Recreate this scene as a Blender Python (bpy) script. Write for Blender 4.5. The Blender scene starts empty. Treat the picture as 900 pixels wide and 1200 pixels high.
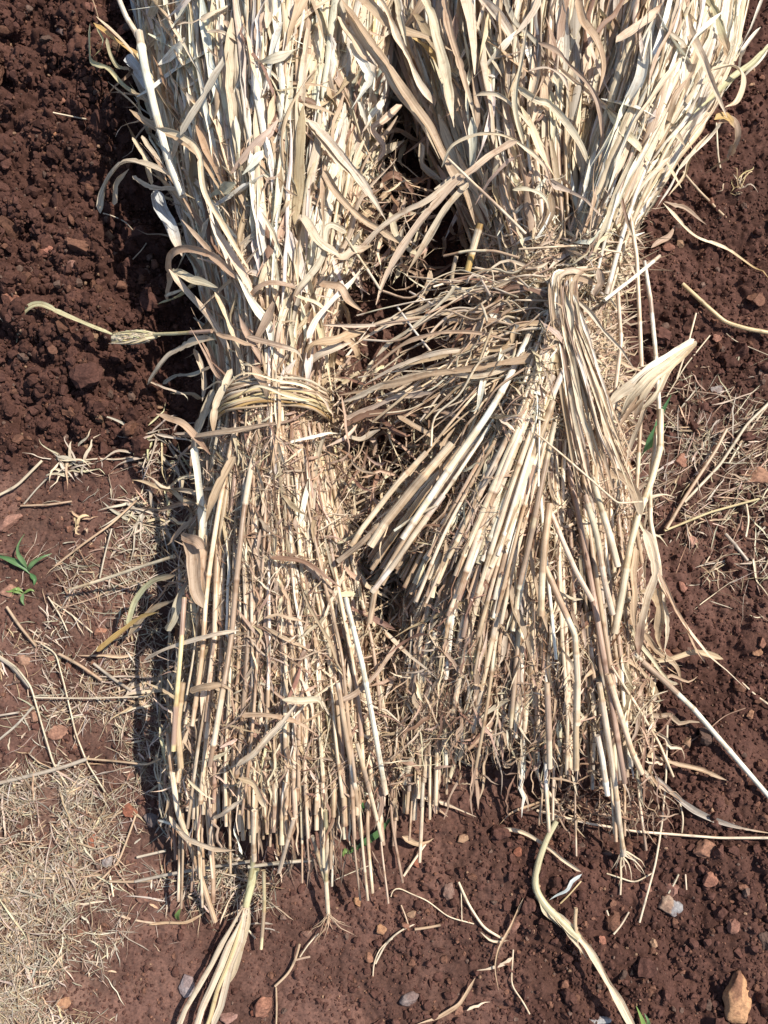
import bpy, bmesh, math, random
import numpy as np
from mathutils import Vector

# ---------------------------------------------------------------- camera, sky, sun, exposure
S = 0.0015                      # metres per unit of the plan (one unit is about 1.5 mm on the ground)
FOV = math.radians(58)
TILT = math.radians(14)
DIST = 600 * S / math.tan(FOV / 2)
scene = bpy.context.scene
COL = scene.collection
cam_d = bpy.data.cameras.new('camera')
cam_d.sensor_fit = 'VERTICAL'
cam_d.angle = FOV
cam_d.clip_start = 0.02
cam_d.clip_end = 500
cam = bpy.data.objects.new('camera', cam_d)
COL.objects.link(cam)
CAM = np.array([0.0, -DIST * math.sin(TILT), DIST * math.cos(TILT)])
cam.location = CAM
cam.rotation_euler = (TILT, 0, 0)
scene.camera = cam

SUN_EL, SUN_AZ = math.radians(56), math.radians(68)       # azimuth clockwise from +Y
world = bpy.data.worlds.new('World')
scene.world = world
world.use_nodes = True
wn = world.node_tree
bg = wn.nodes['Background']
sky = wn.nodes.new('ShaderNodeTexSky')
sky.sky_type = 'NISHITA'
sky.sun_disc = False
sky.sun_elevation = SUN_EL
sky.sun_rotation = SUN_AZ
wn.links.new(sky.outputs[0], bg.inputs[0])
bg.inputs[1].default_value = 0.115
sd = bpy.data.lights.new('sun', 'SUN')
sd.energy = 4.6
sd.angle = math.radians(0.5)
sd.color = (1.0, 0.94, 0.85)
sun = bpy.data.objects.new('sun', sd)
COL.objects.link(sun)
sdir = Vector((math.sin(SUN_AZ) * math.cos(SUN_EL), math.cos(SUN_AZ) * math.cos(SUN_EL), math.sin(SUN_EL)))
sun.rotation_euler = sdir.to_track_quat('Z', 'Y').to_euler()
sun.location = sdir * 5
scene.view_settings.view_transform = 'Standard'
scene.view_settings.look = 'None'
scene.view_settings.gamma = 1
scene.view_settings.exposure = 0.52
scene.cycles.max_bounces = 6
scene.cycles.diffuse_bounces = 4
scene.cycles.transmission_bounces = 3
scene.cycles.glossy_bounces = 2

rng = np.random.default_rng(7)
U = lambda a, b, n=None: rng.uniform(a, b, n)

# ---------------------------------------------------------------- plan -> world
ct, st = math.cos(TILT), math.sin(TILT)
FOC = 600 / math.tan(FOV / 2)


def P(px, py, h):
    """plan point (900 x 1200 chart of the ground, height h in the same units) -> world"""
    px, py, h = np.broadcast_arrays(np.asarray(px, float), np.asarray(py, float), np.asarray(h, float))
    a = (px - 450) / FOC
    b = (600 - py) / FOC
    dx = a
    dy = b * ct + st
    dz = b * st - ct
    k = (h * S - CAM[2]) / dz
    return np.stack([CAM[0] + k * dx, CAM[1] + k * dy, h * S + 0 * k], -1)


def W2P(x, y):
    X, Y, Z = x - CAM[0], y - CAM[1], -CAM[2]
    yc = Y * ct + Z * st
    zc = np.maximum(-(-Y * st + Z * ct) * 1.0, 0.05)
    return 450 + FOC * X / zc, 600 - FOC * yc / zc


# ---------------------------------------------------------------- noise
def _h(ix, iy, s):
    v = np.sin(ix * 127.1 + iy * 311.7 + s * 74.7) * 43758.5453
    return v - np.floor(v)


def vnoise(x, y, s=0):
    ix, iy = np.floor(x), np.floor(y)
    fx, fy = x - ix, y - iy
    fx = fx * fx * (3 - 2 * fx); fy = fy * fy * (3 - 2 * fy)
    a = _h(ix, iy, s); b = _h(ix + 1, iy, s); c = _h(ix, iy + 1, s); d = _h(ix + 1, iy + 1, s)
    return (a + (b - a) * fx) * (1 - fy) + (c + (d - c) * fx) * fy


def fbm(x, y, s=0, o=4):
    t, a, m = 0, 0.5, 0
    for k in range(o):
        t = t + a * vnoise(x * 2 ** k, y * 2 ** k, s + k * 13); m += a; a *= 0.55
    return t / m


def domes(x, y, cell, s, r=0.62):
    """rubble: the highest of several bumps centred at jittered cells"""
    x = x / cell; y = y / cell
    ix, iy = np.floor(x), np.floor(y)
    best = np.zeros_like(x)
    for i in (-1, 0, 1):
        for j in (-1, 0, 1):
            cx, cy = ix + i, iy + j
            jx = cx + _h(cx, cy, s); jy = cy + _h(cx, cy, s + 5)
            sz = 0.35 + 0.65 * _h(cx, cy, s + 9)
            d2 = ((x - jx) ** 2 + (y - jy) ** 2) / (r * sz) ** 2
            best = np.maximum(best, sz * np.sqrt(np.clip(1 - d2, 0, 1)))
    return best


def sst(a, b, x):
    t = np.clip((x - a) / (b - a), 0, 1)
    return t * t * (3 - 2 * t)


def gau(px, py, cx, cy, rx, ry):
    return np.exp(-(((px - cx) / rx) ** 2 + ((py - cy) / ry) ** 2))


def rough(px, py):
    left = (1 - sst(170, 300, px)) * (1 - sst(490, 590, py))
    right = sst(640, 760, px) * (0.50 - 0.12 * sst(420, 480, py) * (1 - sst(700, 760, py)))
    right = np.maximum(right, 0.5 * sst(500, 640, px) * sst(930, 1000, py))
    low = 0.20 + 0.16 * sst(300, 480, px)
    return np.maximum(np.maximum(left, right), low)


def terrain(x, y):
    """world x,y -> height in metres"""
    px, py = W2P(x, y)
    px = np.clip(px, -1500, 2400); py = np.clip(py, -1500, 2600)
    ux, uy = x / S, y / S
    R = rough(px, py)
    wx = ux + 9 * (fbm(ux / 12, uy / 12, 3, 3) - .5); wy = uy + 9 * (fbm(ux / 12, uy / 12, 8, 3) - .5)
    h = 26 * (fbm(ux / 170, uy / 170, 1, 2) - .5)
    big = domes(wx, wy, 62, 21) * 26 + domes(wx, wy, 30, 33) * 15
    mid = domes(wx, wy, 14, 45) * 8.0
    fine = domes(wx, wy, 7, 51) * 3.6
    h = h + (big * np.clip(R - .12, 0, 1) * 1.15 + mid * (0.10 + 0.95 * R) + fine * (0.20 + 0.75 * R))
    h = h + 3.0 * (fbm(ux / 7, uy / 7, 61, 4) - .5) * (0.35 + R)
    h = h + 1.4 * (fbm(ux / 2.2, uy / 2.2, 71, 2) - .5)
    # cracks of the trodden ground at the left
    crk = np.abs(fbm(ux / 26, uy / 26, 91, 3) - .5)
    h = h - 4 * (1 - sst(0.0, 0.018, crk)) * (1 - sst(.3, .5, R)) * sst(540, 600, py) * (1 - sst(150, 230, px)) * (1 - sst(900, 960, py))
    h = h - 30 * gau(px, py, 215, 330, 55, 170) - 18 * gau(px, py, 130, 492, 50, 22) - 26 * gau(px, py, 165, 235, 50, 40)
    h = h - 20 * gau(px, py, 640, 925, 40, 35) - 30 * gau(px, py, 470, 300, 45, 160)
    h = h - 22 * gau(px, py, 745, 920, 60, 40)
    h = h + 16 * gau(px, py, 60, 400, 70, 60) + 14 * gau(px, py, 90, 120, 60, 60)
    h = h - 22 * gau(px, py, 880, 290, 60, 18) + 10 * gau(px, py, 660, 1150, 40, 60) - 14 * gau(px, py, 655, 1130, 26, 50)
    return (h - 14) * S


def G(px, py, up=0.0):
    """point on the ground under a plan point, lifted by `up` units"""
    px = np.asarray(px, float); py = np.asarray(py, float)
    h = np.zeros(np.broadcast(px, py).shape)
    for _ in range(3):
        w = P(px, py, h)
        h = terrain(w[..., 0], w[..., 1]) / S
    return P(px, py, h + up)


# ---------------------------------------------------------------- materials
def newmat(name):
    m = bpy.data.materials.new(name); m.use_nodes = True
    nt = m.node_tree
    return m, nt, nt.nodes['Principled BSDF'], nt.nodes, nt.links


def mixrgb(nt, mode, fac, a, b):
    n = nt.nodes.new('ShaderNodeMix'); n.data_type = 'RGBA'; n.blend_type = mode
    for sock, v in ((n.inputs['Factor'], fac), (n.inputs['A'], a), (n.inputs['B'], b)):
        pass
    ins = [i for i in n.inputs if i.enabled]
    for i, v in zip(ins, (fac, a, b)):
        if hasattr(v, 'links'):
            nt.links.new(v, i)
        else:
            i.default_value = v
    return [o for o in n.outputs if o.enabled][0]


def ramp(nt, src, stops):
    r = nt.nodes.new('ShaderNodeValToRGB')
    while len(r.color_ramp.elements) > 1:
        r.color_ramp.elements.remove(r.color_ramp.elements[-1])
    r.color_ramp.elements[0].position = stops[0][0]; r.color_ramp.elements[0].color = (*stops[0][1], 1)
    for p, c in stops[1:]:
        e = r.color_ramp.elements.new(p); e.color = (*c, 1)
    nt.links.new(src, r.inputs[0])
    return r.outputs[0]


def straw_material(name, translucent=0.0, rough=0.5, across=420, spots=0.5):
    m, nt, b, N, L = newmat(name)
    at = N.new('ShaderNodeAttribute'); at.attribute_name = 'tint'
    uv = N.new('ShaderNodeUVMap'); uv.uv_map = 'uv'
    mp = N.new('ShaderNodeMapping'); mp.inputs['Scale'].default_value = (14, across, 1)
    L.new(uv.outputs[0], mp.inputs[0])
    n1 = N.new('ShaderNodeTexNoise'); n1.inputs['Scale'].default_value = 1; n1.inputs['Detail'].default_value = 4
    n1.inputs['Roughness'].default_value = .65
    L.new(mp.outputs[0], n1.inputs[0])
    c1 = ramp(nt, n1.outputs[0], [(.30, (.46, .38, .32)), (.44, (.86, .83, .80)), (.55, (1.0, 1.0, 1.0)), (.7, (1.14, 1.14, 1.14))])
    c = mixrgb(nt, 'MULTIPLY', 1.0, at.outputs[0], c1)
    tc = N.new('ShaderNodeTexCoord')
    n2 = N.new('ShaderNodeTexNoise'); n2.inputs['Scale'].default_value = 70; n2.inputs['Detail'].default_value = 5
    n2.inputs['Roughness'].default_value = .7
    L.new(tc.outputs['Object'], n2.inputs[0])
    f = ramp(nt, n2.outputs[0], [(.52, (0, 0, 0)), (.72, (spots, spots, spots))])
    c = mixrgb(nt, 'MULTIPLY', f, c, (.58, .42, .32, 1))
    L.new(c, b.inputs['Base Color'])
    b.inputs['Roughness'].default_value = rough
    b.inputs['Specular IOR Level'].default_value = .38
    bp = N.new('ShaderNodeBump'); bp.inputs['Strength'].default_value = .35; bp.inputs['Distance'].default_value = .0008
    L.new(n1.outputs[0], bp.inputs['Height']); L.new(bp.outputs[0], b.inputs['Normal'])
    if translucent:
        tr = N.new('ShaderNodeBsdfTranslucent'); L.new(c, tr.inputs[0])
        mx = N.new('ShaderNodeMixShader'); mx.inputs[0].default_value = translucent
        L.new(b.outputs[0], mx.inputs[1]); L.new(tr.outputs[0], mx.inputs[2])
        L.new(mx.outputs[0], N['Material Output'].inputs[0])
    return m


def soil_material(name, base_from_tint=False):
    m, nt, b, N, L = newmat(name)
    tc = N.new('ShaderNodeTexCoord')
    n1 = N.new('ShaderNodeTexNoise'); n1.inputs['Scale'].default_value = 260; n1.inputs['Detail'].default_value = 6
    n1.inputs['Roughness'].default_value = .7
    L.new(tc.outputs['Object'], n1.inputs[0])
    n2 = N.new('ShaderNodeTexNoise'); n2.inputs['Scale'].default_value = 7; n2.inputs['Detail'].default_value = 4
    L.new(tc.outputs['Object'], n2.inputs[0])
    if base_from_tint:
        at = N.new('ShaderNodeAttribute'); at.attribute_name = 'tint'
        base = at.outputs[0]
    else:
        at = N.new('ShaderNodeAttribute'); at.attribute_name = 'tint'
        sp = ramp(nt, n2.outputs[0], [(.3, (.82, .78, .78)), (.7, (1.18, 1.15, 1.12))])
        base = mixrgb(nt, 'MULTIPLY', 1.0, at.outputs[0], sp)
    g = ramp(nt, n1.outputs[0], [(.3, (.60, .56, .56)), (.5, (1, 1, 1)), (.68, (1.45, 1.35, 1.28))])
    c = mixrgb(nt, 'MULTIPLY', 1.0, base, g)
    L.new(c, b.inputs['Base Color'])
    b.inputs['Roughness'].default_value = .95
    b.inputs['Specular IOR Level'].default_value = .04
    bp = N.new('ShaderNodeBump'); bp.inputs['Strength'].default_value = .6; bp.inputs['Distance'].default_value = .0015
    L.new(n1.outputs[0], bp.inputs['Height']); L.new(bp.outputs[0], b.inputs['Normal'])
    return m


M_STALK = straw_material('dry_stalk', 0, .42, 520, .55)
M_LEAF = straw_material('dry_leaf', .16, .55, 480, .6)
M_BAND = straw_material('twisted_straw', 0, .4, 700, .25)
M_LITTER = straw_material('weathered_straw', .08, .7, 500, .6)
M_SOIL = soil_material('red_soil')
M_CRUMB = soil_material('soil_crumb', True)
M_STONE = soil_material('dusty_stone', True)


def green_material():
    m, nt, b, N, L = newmat('green_blade')
    at = N.new('ShaderNodeAttribute'); at.attribute_name = 'tint'
    L.new(at.outputs[0], b.inputs['Base Color']); b.inputs['Roughness'].default_value = .45
    tr = N.new('ShaderNodeBsdfTranslucent'); L.new(at.outputs[0], tr.inputs[0])
    mx = N.new('ShaderNodeMixShader'); mx.inputs[0].default_value = .3
    L.new(b.outputs[0], mx.inputs[1]); L.new(tr.outputs[0], mx.inputs[2])
    L.new(mx.outputs[0], N['Material Output'].inputs[0])
    return m


M_GREEN = green_material()

PAL = dict(cream=(.70, .57, .40), white=(.80, .735, .605), tan=(.49, .355, .23), brown=(.25, .145, .095),
           pink=(.40, .285, .20), yellow=(.62, .49, .27), grey=(.42, .36, .285), blue=(.56, .60, .58),
           olive=(.52, .47, .28), dark=(.20, .135, .10), gold=(.56, .37, .14), litter=(.51, .43, .335),
           green=(.10, .26, .05), pale=(.62, .52, .375))


def pal(name, v=.10):
    c = np.array(PAL[name]) * (1 + U(-v, v)) * (1 + U(-v * .35, v * .35, 3))
    return np.clip(c, 0.01, .86)


def pick(opts):
    ks = list(opts); w = np.array([opts[k] for k in ks], float)
    return ks[int(rng.choice(len(ks), p=w / w.sum()))]


# ---------------------------------------------------------------- mesh building
class MB:
    def __init__(s):
        s.v, s.q, s.t, s.uv, s.c, s.n = [], [], [], [], [], 0

    def add(s, v, q, t, uv, c):
        if len(q): s.q.append(np.asarray(q) + s.n)
        if len(t): s.t.append(np.asarray(t) + s.n)
        s.v.append(v); s.uv.append(uv); s.c.append(np.broadcast_to(c, (len(v), 3))); s.n += len(v)

    def build(s, name, mat, parent=None, smooth=True, origin=None):
        v = np.concatenate(s.v).astype(np.float32)
        if parent is not None:
            org = np.array(parent.matrix_basis.translation) if parent.parent is None else np.array(parent['_org'])
            off = org
        else:
            off = np.array([v[:, 0].mean(), v[:, 1].mean(), v[:, 2].min()]) if origin is None else np.array(origin)
        me = bpy.data.meshes.new(name)
        q = np.concatenate(s.q).ravel() if s.q else np.zeros(0, int)
        t = np.concatenate(s.t).ravel() if s.t else np.zeros(0, int)
        me.vertices.add(len(v)); me.vertices.foreach_set('co', (v - off).astype(np.float32).ravel())
        me.loops.add(len(q) + len(t)); li = np.concatenate([q, t]).astype(np.int32)
        me.loops.foreach_set('vertex_index', li)
        nq, ntri = len(q) // 4, len(t) // 3
        me.polygons.add(nq + ntri)
        me.polygons.foreach_set('loop_start', np.concatenate([np.arange(nq) * 4, nq * 4 + np.arange(ntri) * 3]).astype(np.int32))
        me.update(calc_edges=True)
        me.polygons.foreach_set('use_smooth', np.full(nq + ntri, smooth))
        uvl = me.uv_layers.new(name='uv')
        uvl.data.foreach_set('uv', np.concatenate(s.uv)[li].astype(np.float32).ravel())
        ca = me.color_attributes.new('tint', 'FLOAT_COLOR', 'POINT')
        c = np.concatenate(s.c); c = np.concatenate([c, np.ones((len(c), 1))], 1)
        ca.data.foreach_set('color', c.astype(np.float32).ravel())
        me.materials.append(mat)
        o = bpy.data.objects.new(name, me); COL.objects.link(o)
        if parent is not None:
            o.parent = parent
        else:
            o.location = off
        o['_org'] = [float(a) for a in off]
        return o


def spline(pts, step):
    p = np.asarray(pts, float)
    if len(p) < 2: return p
    p = np.concatenate([[2 * p[0] - p[1]], p, [2 * p[-1] - p[-2]]])
    out = []
    for i in range(1, len(p) - 2):
        L = np.linalg.norm(p[i + 1] - p[i])
        n = max(2, int(L / step))
        t = (np.arange(n) / n)[:, None]
        a, b, c, d = p[i - 1], p[i], p[i + 1], p[i + 2]
        out.append(.5 * ((2 * b) + (-a + c) * t + (2 * a - 5 * b + 4 * c - d) * t ** 2 + (-a + 3 * b - 3 * c + d) * t ** 3))
    out.append(p[-2][None])
    return np.concatenate(out)


def norm(a):
    return a / np.maximum(np.linalg.norm(a, axis=-1, keepdims=True), 1e-9)


def frames(w):
    T = norm(np.gradient(w, axis=0))
    up = np.array([0.02, 0.03, 1.0])
    W = np.cross(T, up)
    bad = np.linalg.norm(W, axis=1) < .15
    if bad.any(): W[bad] += np.array([1, 0, 0]) * .3
    W = norm(W)
    for i in range(1, len(W)):
        if (W[i] * W[i - 1]).sum() < 0: W[i] = -W[i]
    return T, W, norm(np.cross(W, T))


def wobble(n, amp, f=None):
    f = f or max(2, n // 5)
    k = U(-1, 1, f + 2)
    return np.interp(np.linspace(0, f + 1, n), np.arange(f + 2), k) * amp


def tube(mb, w, r, col, sides=7, cap=True, capcol=None):
    """w: world centre line, r: radius (metres) per ring, col: colour per ring"""
    n = len(w); T, W, N = frames(w)
    a = np.linspace(0, 2 * np.pi, sides, endpoint=False)
    r = np.broadcast_to(r, (n,))
    v = w[:, None] + r[:, None, None] * (np.cos(a)[None, :, None] * W[:, None] + np.sin(a)[None, :, None] * N[:, None])
    s = np.concatenate([[0], np.cumsum(np.linalg.norm(np.diff(w, axis=0), axis=1))])
    uv = np.stack(np.broadcast_arrays(s[:, None] + U(0, 9), (np.minimum(a, 2 * np.pi - a)[None] * r.mean()) + U(0, 9)), -1)
    col = np.broadcast_to(col, (n, 3)); c = np.repeat(col, sides, 0)
    i = np.arange(n - 1)[:, None] * sides; j = np.arange(sides)[None]; j2 = (j + 1) % sides
    q = np.stack([i + j, i + j2, i + sides + j2, i + sides + j], -1).reshape(-1, 4)
    v = v.reshape(-1, 3); uv = uv.reshape(-1, 2)
    mb.add(v, q, [], uv, c)
    if cap:
        for e in (0, n - 1):
            ring = v[e * sides:(e + 1) * sides]
            cc = np.array(capcol if capcol is not None else col[e] * .8)
            vv = np.concatenate([ring, w[e][None] - T[e] * (r[e] * .35 if e else -r[e] * .35)])
            tt = [(k, (k + 1) % sides, sides) for k in range(sides)]
            if e == 0: tt = [t[::-1] for t in tt]
            cs = np.concatenate([np.repeat((col[e] * 1.0)[None], sides, 0), (cc * .55)[None]])
            mb.add(vv, [], tt, np.zeros((sides + 1, 2)) + U(0, 5), cs)


def ribbon(mb, w, wid, col, roll=0.0, twist=0.0, curl=.8, cols=4, taper=(.12, .6), ragged=.12, tipcol=None, rib=0.0, calm=False):
    n = len(w)
    if n > 6:
        w = w + np.stack([wobble(n, 1.6 * S, max(3, n // 8)), wobble(n, 1.6 * S, max(3, n // 8)), wobble(n, 1.6 * S, max(3, n // 8))], 1)
    T, W, N = frames(w)
    t = np.linspace(0, 1, n)
    env = np.minimum(np.clip(t / max(taper[0], 1e-3), .12, 1) if taper[0] > 0 else 1, np.clip((1 - t) / max(taper[1], 1e-3), 0.03, 1) ** .75 if taper[1] > 0 else 1)
    hw = wid * .5 * env * (1 + wobble(n, ragged, 5 if calm else None))
    ro = roll + twist * (t - .5) + wobble(n, .06 if calm else .35, max(3, n // 9))
    if not calm: hw = hw * (1 - .3 * (U(0, 1, n) < .05))
    A = W * np.cos(ro)[:, None] + N * np.sin(ro)[:, None]
    B = -W * np.sin(ro)[:, None] + N * np.cos(ro)[:, None]
    cu = np.maximum(.05, abs(curl) * (1 + wobble(n, .5))); sg = 1 if curl > 0 else -1
    x = np.linspace(-1, 1, cols + 1)
    ang = cu[:, None] * x[None]
    off_a = np.sin(ang) / cu[:, None]; off_b = sg * (1 - np.cos(ang)) / cu[:, None]
    cor = U(-.16, .16, (5, cols + 1)) * (.5 if calm else 1); kk = np.linspace(0, 4, n)
    off_b = off_b + np.stack([np.interp(kk, np.arange(5), cor[:, q]) for q in range(cols + 1)], 1)
    if rib: off_b = off_b - rib * np.exp(-(x * 3) ** 2)[None]
    v = w[:, None] + hw[:, None, None] * (off_a[..., None] * A[:, None] + off_b[..., None] * B[:, None])
    s = np.concatenate([[0], np.cumsum(np.linalg.norm(np.diff(w, axis=0), axis=1))])
    uv = np.stack(np.broadcast_arrays(s[:, None] + U(0, 9), x[None] * wid * .5 + U(0, 9)), -1)
    c = np.asarray(col, float)
    if c.ndim == 1: c = np.repeat(c[None], n, 0)
    if tipcol is not None:
        k = sst(.55, 1, t + wobble(n, .1))[:, None]; c = c * (1 - k) + np.asarray(tipcol) * k
    c = np.repeat(c[:, None], cols + 1, 1)
    c = c * (1 + U(-.10, .10, (1, cols + 1, 1)))
    c[:, (cols + 1) // 2] *= 1.08
    m = cols + 1
    i = np.arange(n - 1)[:, None] * m; j = np.arange(cols)[None]
    q = np.stack([i + j, i + j + 1, i + m + j + 1, i + m + j], -1).reshape(-1, 4)
    mb.add(v.reshape(-1, 3), q, [], uv.reshape(-1, 2), np.clip(c, 0.01, .88).reshape(-1, 3))


def bribbons(mb, w, wid, col, roll=0, twist=0, curl=.8, cols=2, taper=(.1, .5), ragged=.2, wob=.12):
    """many ribbons at once: w (N,m,3) world lines, wid (N,) metres, col (N,3)"""
    n, m = w.shape[:2]
    T = norm(np.gradient(w, axis=1)); W = norm(np.cross(T, np.array([.02, .03, 1.0])) + 1e-4)
    for i in range(1, m):
        sg = np.sign((W[:, i] * W[:, i - 1]).sum(-1, keepdims=True)); sg[sg == 0] = 1; W[:, i] *= sg
    N = norm(np.cross(W, T)); t = np.linspace(0, 1, m)[None]
    env = np.minimum(np.clip(t / taper[0], .2, 1), np.clip((1 - t) / taper[1], .05, 1) ** .75)
    hw = np.broadcast_to(wid, (n,))[:, None] * .5 * env * (1 + U(-ragged, ragged, (n, m)))
    ro = np.broadcast_to(roll, (n,))[:, None] + np.broadcast_to(twist, (n,))[:, None] * (t - .5) + U(-wob, wob, (n, m))
    A = W * np.cos(ro)[..., None] + N * np.sin(ro)[..., None]; B = -W * np.sin(ro)[..., None] + N * np.cos(ro)[..., None]
    x = np.linspace(-1, 1, cols + 1)
    cu = np.broadcast_to(curl, (n,)); sg = np.where(cu >= 0, 1, -1)[:, None, None]; cu = np.maximum(.05, np.abs(cu))[:, None, None] * U(.7, 1.3, (n, m, 1))
    ang = cu * x; oa = np.sin(ang) / cu; ob = sg * (1 - np.cos(ang)) / cu
    v = w[:, :, None] + hw[..., None, None] * (oa[..., None] * A[:, :, None] + ob[..., None] * B[:, :, None])
    sl = np.concatenate([np.zeros((n, 1)), np.cumsum(np.linalg.norm(np.diff(w, axis=1), axis=-1), 1)], 1)
    uv = np.stack(np.broadcast_arrays(sl[..., None] + U(0, 9, (n, 1, 1)), x * hw.max(1)[:, None, None] + U(0, 9, (n, 1, 1))), -1)
    c = np.broadcast_to(col[:, None, None], (n, m, cols + 1, 3)) * U(.88, 1.12, (n, m, 1, 1))
    k = cols + 1
    i = np.arange(m - 1)[:, None] * k; j = np.arange(cols)[None]
    q = np.stack([i + j, i + j + 1, i + k + j + 1, i + k + j], -1).reshape(1, -1, 4) + (np.arange(n) * m * k)[:, None, None]
    mb.add(v.reshape(-1, 3), q.reshape(-1, 4), [], uv.reshape(-1, 2), np.clip(c, .01, .86).reshape(-1, 3))


def pals(tones, n, v=.18):
    ks = list(tones); w = np.array([tones[k] for k in ks], float)
    c = np.array([PAL[k] for k in ks])[rng.choice(len(ks), n, p=w / w.sum())]
    return np.clip(c * (1 + U(-v, v, (n, 1))) * (1 + U(-v * .3, v * .3, (n, 3))), .01, .86)


def walk(px, py, L, a, m, bend=.35):
    """N wandering plan lines of m points centred near px,py"""
    n = len(px); da = np.cumsum(rng.normal(0, bend, (n, m)), 1); s_ = (L / m)[:, None]
    dx = np.cumsum(np.cos(a[:, None] + da), 1) * s_; dy = np.cumsum(np.sin(a[:, None] + da), 1) * s_
    return px[:, None] + dx - dx.mean(1, keepdims=True), py[:, None] + dy - dy.mean(1, keepdims=True)


def poly(pts, step):
    """stiff line: straight runs with small-radius bends at the joints"""
    p = np.asarray(pts, float); d = np.concatenate([[0], np.cumsum(np.linalg.norm(np.diff(p, axis=0), axis=1))])
    n = max(4, int(d[-1] / step)); q = np.stack([np.interp(np.linspace(0, d[-1], n), d, p[:, i]) for i in range(3)], 1)
    for _ in range(3): q[1:-1] = q[1:-1] * .5 + (q[:-2] + q[2:]) * .25
    return q


def world_path(pts, step=7):
    """plan polyline [(px,py,h)...] -> smooth world line"""
    p = spline(pts, step)
    return P(p[:, 0], p[:, 1], p[:, 2])


def stalk(mb, pts, r, tone=None, sides=7, step=6, second=None, stiff=False):
    """jointed culm: nodes, sheaths that end half way, pale cut ends"""
    p = (poly if stiff else spline)(pts, step); w = P(p[:, 0], p[:, 1], p[:, 2]); n = len(w)
    base = pal(tone or 'cream'); alt = pal(second or pick({'tan': 2.5, 'pink': 2, 'cream': 3, 'pale': 3}))
    s = np.arange(n) * step
    col = np.repeat(base[None], n, 0); rr = np.full(n, r * S) * (1 + .06 * np.sin(s / 90 + U(0, 6)))
    pos = U(0, 60)
    while pos < s[-1]:
        nxt = pos + U(60, 125)
        k = int(pos / step)
        if k < n:
            rr[k] *= 1.12; col[k] = col[k] * np.array([.66, .57, .50])
            if step < 4: rr[k + 1:k + 2] *= 1.14; col[max(0, k - 4):k] = col[max(0, k - 4):k] * np.array([.86, .80, .74])
            if k + 1 < n: col[k + 1] = np.minimum(col[k + 1] * 1.1, .85)
        if U(0, 1) < .55:        # a sheath wraps part of the joint
            e = int((pos + (nxt - pos) * U(.3, 1)) / step)
            col[k + 1:e] = alt * (1 + wobble(max(0, min(e, n) - k - 1), .15)[:, None]) if min(e, n) > k + 1 else col[k + 1:e]
            rr[k + 1:e] *= 1.10
        pos = nxt
    col = col * (1 + wobble(n, .08)[:, None]) * (1 + wobble(n, .10, max(3, n // 3))[:, None])
    k = min(n, int(26 / step)); f = (np.linspace(.5, 0, k) * U(.2, 1))[:, None]
    col[:k] = col[:k] * (1 - f) + np.array((.17, .095, .07)) * f          # red dust on the butt
    tube(mb, w, rr, np.clip(col, .02, .86), sides, True, pal('tan'))


# fans: a two-parameter family of courses between a left and a right edge
class Fan:
    def __init__(s, st, pre=0):
        a = np.array(st, float)
        d = np.hypot(np.diff((a[:, 0] + a[:, 2]) / 2), np.diff((a[:, 1] + a[:, 3]) / 2))
        s.k = np.concatenate([[0], np.cumsum(d)]); s.k -= s.k[pre]; s.a = a; s.L = s.k[-1]

    def at(s, u, d, layer):
        """u across 0..1, d distance from the butt end, layer 1 = top surface"""
        g = [np.interp(d, s.k, s.a[:, i]) for i in range(5)]
        x = g[0] + (g[2] - g[0]) * u; y = g[1] + (g[3] - g[1]) * u
        uu = np.clip(u, 0.0, 1.0)
        h = 6 + g[4] * layer * (np.maximum(0, 1 - (2 * uu - 1) ** 2) ** .55 * .86 + .14)
        return x, y, h

    def course(s, u0, d0, d1, layer, jit=.03, hj=5, n=None):
        n = n or max(4, int(abs(d1 - d0) / 70))
        d = np.linspace(d0, d1, n)
        u = u0 + np.cumsum(U(-jit, jit, n)); u += U(-jit, jit)
        x, y, h = s.at(u, d, layer)
        return np.stack([x, y, np.maximum(h + U(-hj, hj, n), 3)], 1)


FA = Fan([(178, 1110, 500, 1085, 8), (186, 1018, 480, 990, 66), (188, 900, 478, 880, 88), (203, 780, 466, 780, 104), (215, 650, 437, 650, 118),
          (233, 550, 411, 550, 124), (258, 465, 380, 462, 116), (252, 390, 388, 380, 128), (226, 290, 418, 290, 148),
          (198, 190, 440, 190, 168), (170, 80, 462, 80, 186), (158, -20, 475, -20, 200), (150, -150, 485, -150, 205), (140, -300, 480, -300, 190)], 1)
FB = Fan([(446, 1065, 790, 1040, 6), (452, 975, 776, 950, 42), (462, 820, 768, 820, 84), (470, 680, 752, 660, 112), (490, 540, 735, 520, 132),
          (560, 400, 715, 400, 146), (565, 290, 712, 290, 146), (500, 170, 735, 170, 168), (442, 20, 790, 20, 190),
          (440, -150, 830, -150, 190), (420, -300, 850, -300, 180)], 1)
FC = Fan([(392, 655, 640, 790, 140), (440, 595, 652, 680, 160), (505, 530, 662, 580, 176), (560, 470, 672, 490, 186),
          (610, 400, 680, 400, 186), (625, 330, 690, 330, 172)])
FD = Fan([(625, 345, 720, 345, 150), (650, 270, 748, 262, 174), (668, 170, 790, 195, 190), (692, 70, 836, 125, 200),
          (712, -20, 866, 60, 204), (730, -110, 880, -40, 196)])


FM = Fan([(425, 880, 600, 900, 62), (440, 800, 630, 830, 96), (462, 680, 648, 710, 132), (520, 560, 660, 600, 158), (575, 440, 668, 450, 160)])


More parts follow.
